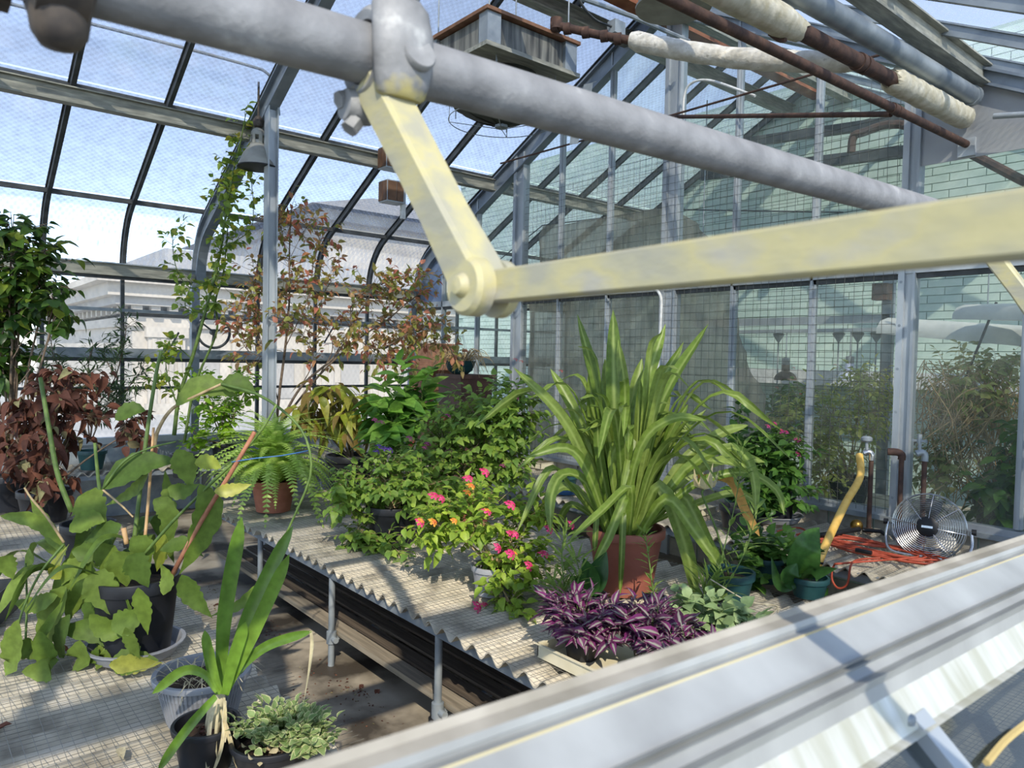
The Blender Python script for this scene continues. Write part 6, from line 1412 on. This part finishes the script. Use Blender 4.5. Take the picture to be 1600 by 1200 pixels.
for k, ((x, y), lab) in enumerate(PUR):
    t = pot('wandering_plant', lab, 'plant', (x, y, Z + .007), .09, .07, .11, 'blackpot', rim=.02, rimw=.004, group='purple plants in the cream tray')
    bush(t, (0, 0, .09), [((0, 0, .19), (.19, .16, .08), 1), ((.05, .02, .17), (.24, .18, .05), .5)], 80, 7, ps_, M['gstem'], 260, tl=.09, sc=(.6, 1.25), droop=.1, up=.6, seed=30 + k, nstem=12, stem_r=.005)
    for j in range(5):
        b0 = V((RN.uniform(-.14, .14), RN.uniform(-.16, .1), .2)); h = RN.uniform(.07, .13); items = []
        for i in range(9):
            a = i * 2.5; p = b0 + V((0, 0, h * i / 9)); items.append((RN.choice(ps_), frame_m(p, V((cos(a), sin(a), .9)), V((-cos(a) * .6, -sin(a) * .6, 1)), .75 - .04 * i)))
        place_leaves(t, items, 99)
pc = at(1062, 970, 'z', Z); iv = pot('silver_ivy', 'silvery green ivy-leaved plant in a black pot behind the purple plants', 'plant', (-2.1, 2.98, Z), .1, .08, .12, 'blackpot', rim=.02, rimw=.004)
iv_ = leafset('leaf', .085, .06, 'ivy', 'lance', fold=.3, droop=.3)
bush(iv, (0, 0, .1), [((0, 0, .17), (.24, .14, .08), 1), ((.25, .02, .13), (.14, .12, .06), .5)], 70, 6, iv_, M['gstem'], 300, tl=.1, sc=(.6, 1.2), droop=.1, up=.5, seed=34, nstem=9, stem_r=.004)

def spear(name, label, px, py, d, paths, L_=.11, seed=0, m='spear', wl=.02, pr=.08):
    pc = deep(px, py, d); pc.z = Z; t = pot(name, label, 'plant', tuple(pc), pr, pr * .8, .1, 'blackpot', rim=.02, rimw=.004); r = random.Random(seed)
    lm = leafset('leaf', L_, wl, m, 'lance', fold=.3, droop=.2, k=2); items = []
    for pts in paths:
        P = bez([V((0, 0, .09))] + [loc_(t, x, y, dep(pc) + dd) for x, y, dd in pts], 26); q = MB(); k = len(P); q.tube(P, [lerp(.006, .002, i / (k - 1)) for i in range(k)], 6); q.build('stem', M['gstem'], t, 179)
        for i in range(3, k):
            for s_ in range(2):
                a = i * 2.4 + s_ * 3.1; d_ = (P[i] - P[i - 1]).normalized(); u = d_.orthogonal().normalized(); v = d_.cross(u)
                items.append((r.choice(lm), frame_m(P[i], (u * cos(a) + v * sin(a)) + d_ * .7, d_, r.uniform(.7, 1.15))))
    place_leaves(t, items, 300); return t
spear('spear_leaf_weed', 'tall narrow-leaved weed in front of the strap-leaved plant, right of its pot', 1105, 985, 4.0, [[(1112, 940, 0), (1128, 870, .05), (1150, 780, .1), (1160, 700, .1)], [(1100, 930, 0), (1110, 905, .05)], [(1125, 930, 0), (1165, 860, 0), (1180, 800, 0)]], .17, 1)
spear('spear_leaf_weed', 'narrow-leaved weed between the lantana and the terracotta-coloured pot', 886, 985, 4.0, [[(882, 920, 0), (878, 860, 0), (886, 826, 0)], [(893, 930, 0), (905, 900, 0), (900, 870, .1)], [(880, 940, 0), (862, 910, 0)]], .17, 2)
spear('spear_leaf_weed', 'thin small-leaved sprig rising before the terracotta-coloured pot', 1022, 960, 4.02, [[(1020, 920, 0), (1012, 860, 0), (1006, 832, .05)]], .08, 3, wl=.016, pr=.06)
pc = deep(925, 950, 4.05); pc.z = Z; ag = pot('sheath_leaf_plant', 'plant with two broad upright leaves left of the terracotta-coloured pot', 'plant', tuple(pc), .08, .06, .1, 'blackpot', rim=.02, rimw=.004)
for pp, wpx in (([(925, 930), (922, 900), (912, 872)], 26), ([(930, 930), (935, 895), (948, 862)], 28), ([(918, 935), (905, 912), (890, 900)], 18)):
    P = [loc_(ag, x, y, 4.02) for x, y in pp]; P[0] = V((P[0].x, P[0].y, .09)); ribbon(P, wpx / F_PX * 4 * 1.2, 'ovate', (-CF + rvec() * .4).normalized(), .3, 12).build('leaf', LM['calla'], ag, 179)

# teal pots with callas and clover at the right
pc = at(1138, 945, 'z', Z); tp = pot('teal_potted_seedling', 'teal pot with a wilted pale flower stalk beside the ivy', 'plant', tuple(pc), .135, .1, .2, 'tealpot', rim=.04, rimw=.008); d = dep(pc)
P = [loc_(tp, x, y, d) for x, y in ((1135, 905), (1120, 830), (1098, 775), (1100, 765))]; P[0] = V((0, 0, .16)); q = MB(); q.tube(bez(P, 14), .006, 6); q.build('stem', M['gstem'], tp, 179)
q = MB(); fp = P[-1]
for k in range(9):
    a = k * .7; q.add([fp, fp + V((.06 * cos(a), .06 * sin(a), .03)), fp + V((.085 * cos(a + .2), .085 * sin(a + .2), .09 + .03 * (k % 3))), fp + V((.06 * cos(a + .7), .06 * sin(a + .7), .02))], [(0, 1, 2, 3)])
o = q.build('wilted_flower', LM['pale'], tp, 179); o['label'] = 'wilted cream flower'
P = [loc_(tp, x, y, d - .05) for x, y in ((1120, 900), (1130, 925), (1142, 955))]; ribbon([loc_(tp, 1112, 880, d)] + P, .08, 'lance', -CF, .3, 12).build('leaf', LM['calla'], tp, 179)
for pp in ([(1110, 905), (1170, 940), (1215, 948), (1200, 985), (1165, 1015)], [(1195, 945), (1215, 950), (1180, 985), (1190, 1000)]):
    q = MB(); q.tube(bez([loc_(tp, x, y, d - .35) for x, y in pp], 24), .004, 5); q.build('dry_stalk', M['deadgrass'], tp, 179)
pc = deep(1262, 960, 4.4); pc.z = Z; ca = pot('calla_plant', 'calla with upright dark leaves in a teal pot by the yellow hose', 'plant', tuple(pc), .11, .085, .12, 'tealpot', rim=.03, rimw=.006); d = dep(pc)
for pp, wpx in (([(1252, 930), (1253, 885), (1262, 850), (1280, 824)], 40), ([(1250, 935), (1248, 880), (1250, 845)], 30), ([(1255, 935), (1270, 895), (1308, 888)], 24), ([(1240, 940), (1232, 905), (1222, 890)], 24), ([(1245, 940), (1235, 900), (1245, 880)], 26), ([(1262, 945), (1275, 925), (1290, 915)], 20), ([(1235, 945), (1220, 915), (1205, 870)], 14), ([(1268, 950), (1285, 940), (1282, 915)], 18)):
    P = [loc_(ca, x, y, d + RN.uniform(-.1, .1)) for x, y in pp]; P = [V((P[0].x * .4, P[0].y * .4, .1))] + P[1:]; ribbon(P, wpx / F_PX * d * 1.2, 'spat' if False else 'ovate', (-CF + rvec() * .4).normalized(), .3, 14).build('leaf', LM['calla'], ca, 179)
pc = deep(1195, 935, 4.7); pc.z = Z; clv = pot('clover_plant', 'low plant with round dark leaflets in a teal pot behind the calla', 'plant', tuple(pc), .13, .1, .16, 'tealpot', rim=.03, rimw=.008); d = dep(pc)
cl_ = leafset('leaf', .075, .07, 'rbush', 'heart', fold=.15, droop=.2)
bush(clv, (0, 0, .14), [blob(clv, 1190, 860, d, 60, 32, .2, 1), blob(clv, 1235, 860, d, 35, 28, .16, .5), blob(clv, 1170, 890, d - .1, 45, 25, .2, .4)], 75, 5, cl_, M['gstem'], 300, tl=.1, sc=(.7, 1.2), droop=.1, up=.6, seed=36, nstem=14, stem_r=.003)
tr3 = pot('saucer_pot', 'small teal pot on a blue saucer left of the strap-leaved plant on the back bench', 'pot', tuple(at(882, 768, 'z', Z + .012)), .13, .1, .17, 'tealpot', rim=.03, rimw=.008, saucer=(.17, .04, 'bluesaucer'))
tray('cream tray on the back bench left of the strap-leaved plant', at(838, 728, 'z', Z), .5, .3, .07, 0)
tray('cream tray on the back bench right of the strap-leaved plant', at(1085, 800, 'z', Z), .3, .22, .06, 0)
tc_ = pot('stacked_pot', 'teal pot with a clay-coloured base on the back bench behind the weed', 'pot', tuple(at(1162, 815, 'z', Z)), .16, .12, .2, 'tealpot', rim=.04, rimw=.008, saucer=None)

# dense dark bush with pink flowers and its tall shoot
pc = at(1222, 806, 'z', Z + .012); pc.y = min(pc.y, 5.95); rb_ = pot('flowering_bush', 'dense dark green bush with pink flowers on a grey saucer by the partition', 'plant', tuple(pc), .2, .16, .28, 'blackpot', rim=.05, rimw=.008, saucer=(.25, .05, 'greypot')); d = dep(pc)
rl_ = leafset('leaf', .11, .06, 'rbush', 'ovate', fold=.25, droop=.3)
bush(rb_, (0, 0, .25), [blob(rb_, 1205, 710, d - .05, 58, 45, .28, 1), blob(rb_, 1225, 755, d - .1, 42, 45, .24, .7), blob(rb_, 1180, 770, d - .2, 40, 40, .2, .5), blob(rb_, 1170, 690, d - .05, 35, 25, .2, .4)], 180, 7, rl_, M['gstem'], 300, tl=.18, sc=(.6, 1.15), droop=.25, up=.35, seed=40, nstem=12)
flowers(rb_, [(1209, 663), (1199, 667), (1228, 676), (1219, 674), (1246, 688), (1246, 710)], d - .2, FPK)
pc = deep(1150, 800, 6.1); pc.z = Z; sh_ = pot('tall_shoot', 'single tall leafy shoot behind the strap-leaved plant', 'plant', tuple(pc), .13, .1, .2, 'blackpot', rim=.04, rimw=.008); d = dep(pc)
branch_leaves(sh_, [([(1150, 790, 0), (1148, 740, 0), (1152, 690, 0), (1158, 634, 0)], .008, .004, .5)], d, rl_, M['gstem'], step=.014, per=2, seed=41, nobj=200, twig=.03, sc=(.5, 1.0), droop=0, nmb='stem')

# ------------------------------------------------------------------ shrubs behind the glass
pc = V((-3.55, 7.5, .702)); p1_ = pot('yellow_shrub', 'loose yellow-green shrub behind the mesh left of the partition post', 'plant', tuple(pc), .2, .16, .25, 'blackpot', rim=.05, rimw=.008); d = dep(pc)
bl2 = leafset('leaf', .075, .038, 'behind', 'ovate', fold=.25, droop=.3)
bush(p1_, (0, 0, .22), [blob(p1_, 1300, 650, d, 85, 70, .4, 1), blob(p1_, 1370, 640, d, 40, 60, .3, .5), blob(p1_, 1290, 720, d - .1, 55, 60, .3, .5), blob(p1_, 1230, 650, d, 40, 40, .3, .3), blob(p1_, 1350, 590, d, 40, 30, .3, .3)], 420, 6, bl2, M['paletwig'], 200, tl=.22, sc=(.6, 1.2), droop=.3, up=.2, seed=50, nstem=22, stem_r=.006)
pc = V((-2.15, 7.35, .702)); p2_ = pot('tangled_vine', 'mass of pale bare vine stems behind the right pane', 'plant', tuple(pc), .2, .16, .25, 'blackpot', rim=.05, rimw=.008); d = dep(pc)
M['tantwig'] = mat('tan_vine_stem', (160, 132, 92), (190, 164, 120), rough=.9, scale=20)
r = random.Random(51); 
for i in range(190):
    a = loc_(p2_, r.uniform(1440, 1600), r.uniform(560, 640), d + r.uniform(-.3, .3)); b_ = loc_(p2_, r.uniform(1425, 1600), r.uniform(640, 810), d + r.uniform(-.3, .3)); m_ = a.lerp(b_, .5) + rvec(r) * .25
    q = MB(); q.tube(bez([a, m_, b_], 10), r.uniform(.0025, .006), 4, cap=False); q.build('stem', M['tantwig'] if i % 3 else M['paletwig'], p2_, 179)
tl_ = leafset('leaf', .07, .045, 'tangle', 'ovate', fold=.25, droop=.3)
bush(p2_, (0, 0, .22), [blob(p2_, 1500, 600, d, 85, 60, .35, 1), blob(p2_, 1470, 720, d, 50, 70, .3, .7), blob(p2_, 1560, 560, d, 70, 30, .3, .4)], 200, 6, tl_, M['paletwig'], 150, tl=.2, sc=(.6, 1.3), droop=.3, up=.2, seed=52, nstem=16, stem_r=.005)
pc = V((-1.4, 7.68, .702)); p3_ = pot('dark_leafy_bush', 'dark leafy bush behind the right pane beside the fan', 'plant', tuple(pc), .2, .16, .25, 'blackpot', rim=.05, rimw=.008); d = dep(pc)
d3 = leafset('leaf', .17, .09, 'rbush', 'ovate', fold=.25, droop=.3, n=5)
bush(p3_, (0, 0, .22), [blob(p3_, 1575, 770, d, 55, 60, .22, 1), blob(p3_, 1610, 690, d, 40, 55, .2, .5)], 90, 6, d3, M['gstem'], 250, tl=.22, sc=(.6, 1.15), droop=.3, up=.3, seed=53, nstem=12)
pc = V((-4.3, 7.55, .702)); p4_ = pot('small_green_bush', 'small dark bush with red flowers behind the mesh near the cloth edge', 'plant', tuple(pc), .18, .14, .22, 'blackpot', rim=.05, rimw=.008); d = dep(pc)
bush(p4_, (0, 0, .2), [blob(p4_, 1210, 680, d, 50, 60, .3, 1), blob(p4_, 1230, 620, d, 40, 30, .3, .4)], 90, 6, d3, M['gstem'], 100, tl=.2, sc=(.4, .8), droop=.3, up=.3, seed=54)
flowers(p4_, [(1240, 575), (1305, 570), (1251, 616), (1214, 606)], d - .3, FRD)

# ------------------------------------------------------------------ fallen leaves
dfl = leafset('dead_leaf', .09, .04, 'brown', 'lance', fold=.6, droop=.4)
pfl = leaf_mesh('pale_dead_leaf', .11, .045, LM['pale'], 'lance', fold=.5)
spots = [(187, 1166, Z, 'papery leaf fallen on the near bench mesh'), (85, 1010, Z, 'brown leaf curled under the orchid cactus'), (25, 1130, Z, 'brown leaf near the left edge of the near bench'), (565, 1068, .004, 'orange-brown leaf fallen on the wet concrete'), (590, 1076, .004, 'crumpled leaf on the wet concrete beside a longer one'),
         (345, 945, .004, 'rust-coloured leaf on the floor behind the black pot'), (360, 930, .004, 'yellowish leaf on the floor behind the black pot')]
for px, py, z, lab in spots:
    p = at(px, py, 'z', z + .004); o = link('fallen_leaf', RN.choice(dfl) if py != 1166 else pfl); o.matrix_world = frame_m(p, V((RN.uniform(-1, 1), RN.uniform(-1, 1), .0)), V((0, 0, 1)), RN.uniform(.7, 1.0)); tag(o, lab, 'leaf', 'fallen leaves')
r = random.Random(60); q = MB()
for i in range(500):
    px, py = r.choice([(r.gauss(350, 30), r.gauss(930, 18)), (r.gauss(575, 25), r.gauss(1078, 12)), (r.gauss(420, 25), r.gauss(985, 14)), (r.uniform(450, 640), r.uniform(1030, 1140))]); p = at(px, py, 'z', .003)
    if 1.3 < p.y < 2.2: s_ = r.uniform(.004, .013); a = r.uniform(0, 6.3); e = V((cos(a), sin(a), 0)) * s_; f_ = V((-sin(a), cos(a), 0)) * s_ * .5; q.add([p - e, p + f_ + V((0, 0, .003)), p + e, p - f_], [(0, 1, 2, 3)])
o = q.build('leaf_litter', LM['brown']); tag(o, 'scatter of small dry leaf bits on the concrete aisle', 'litter', None, 'stuff')
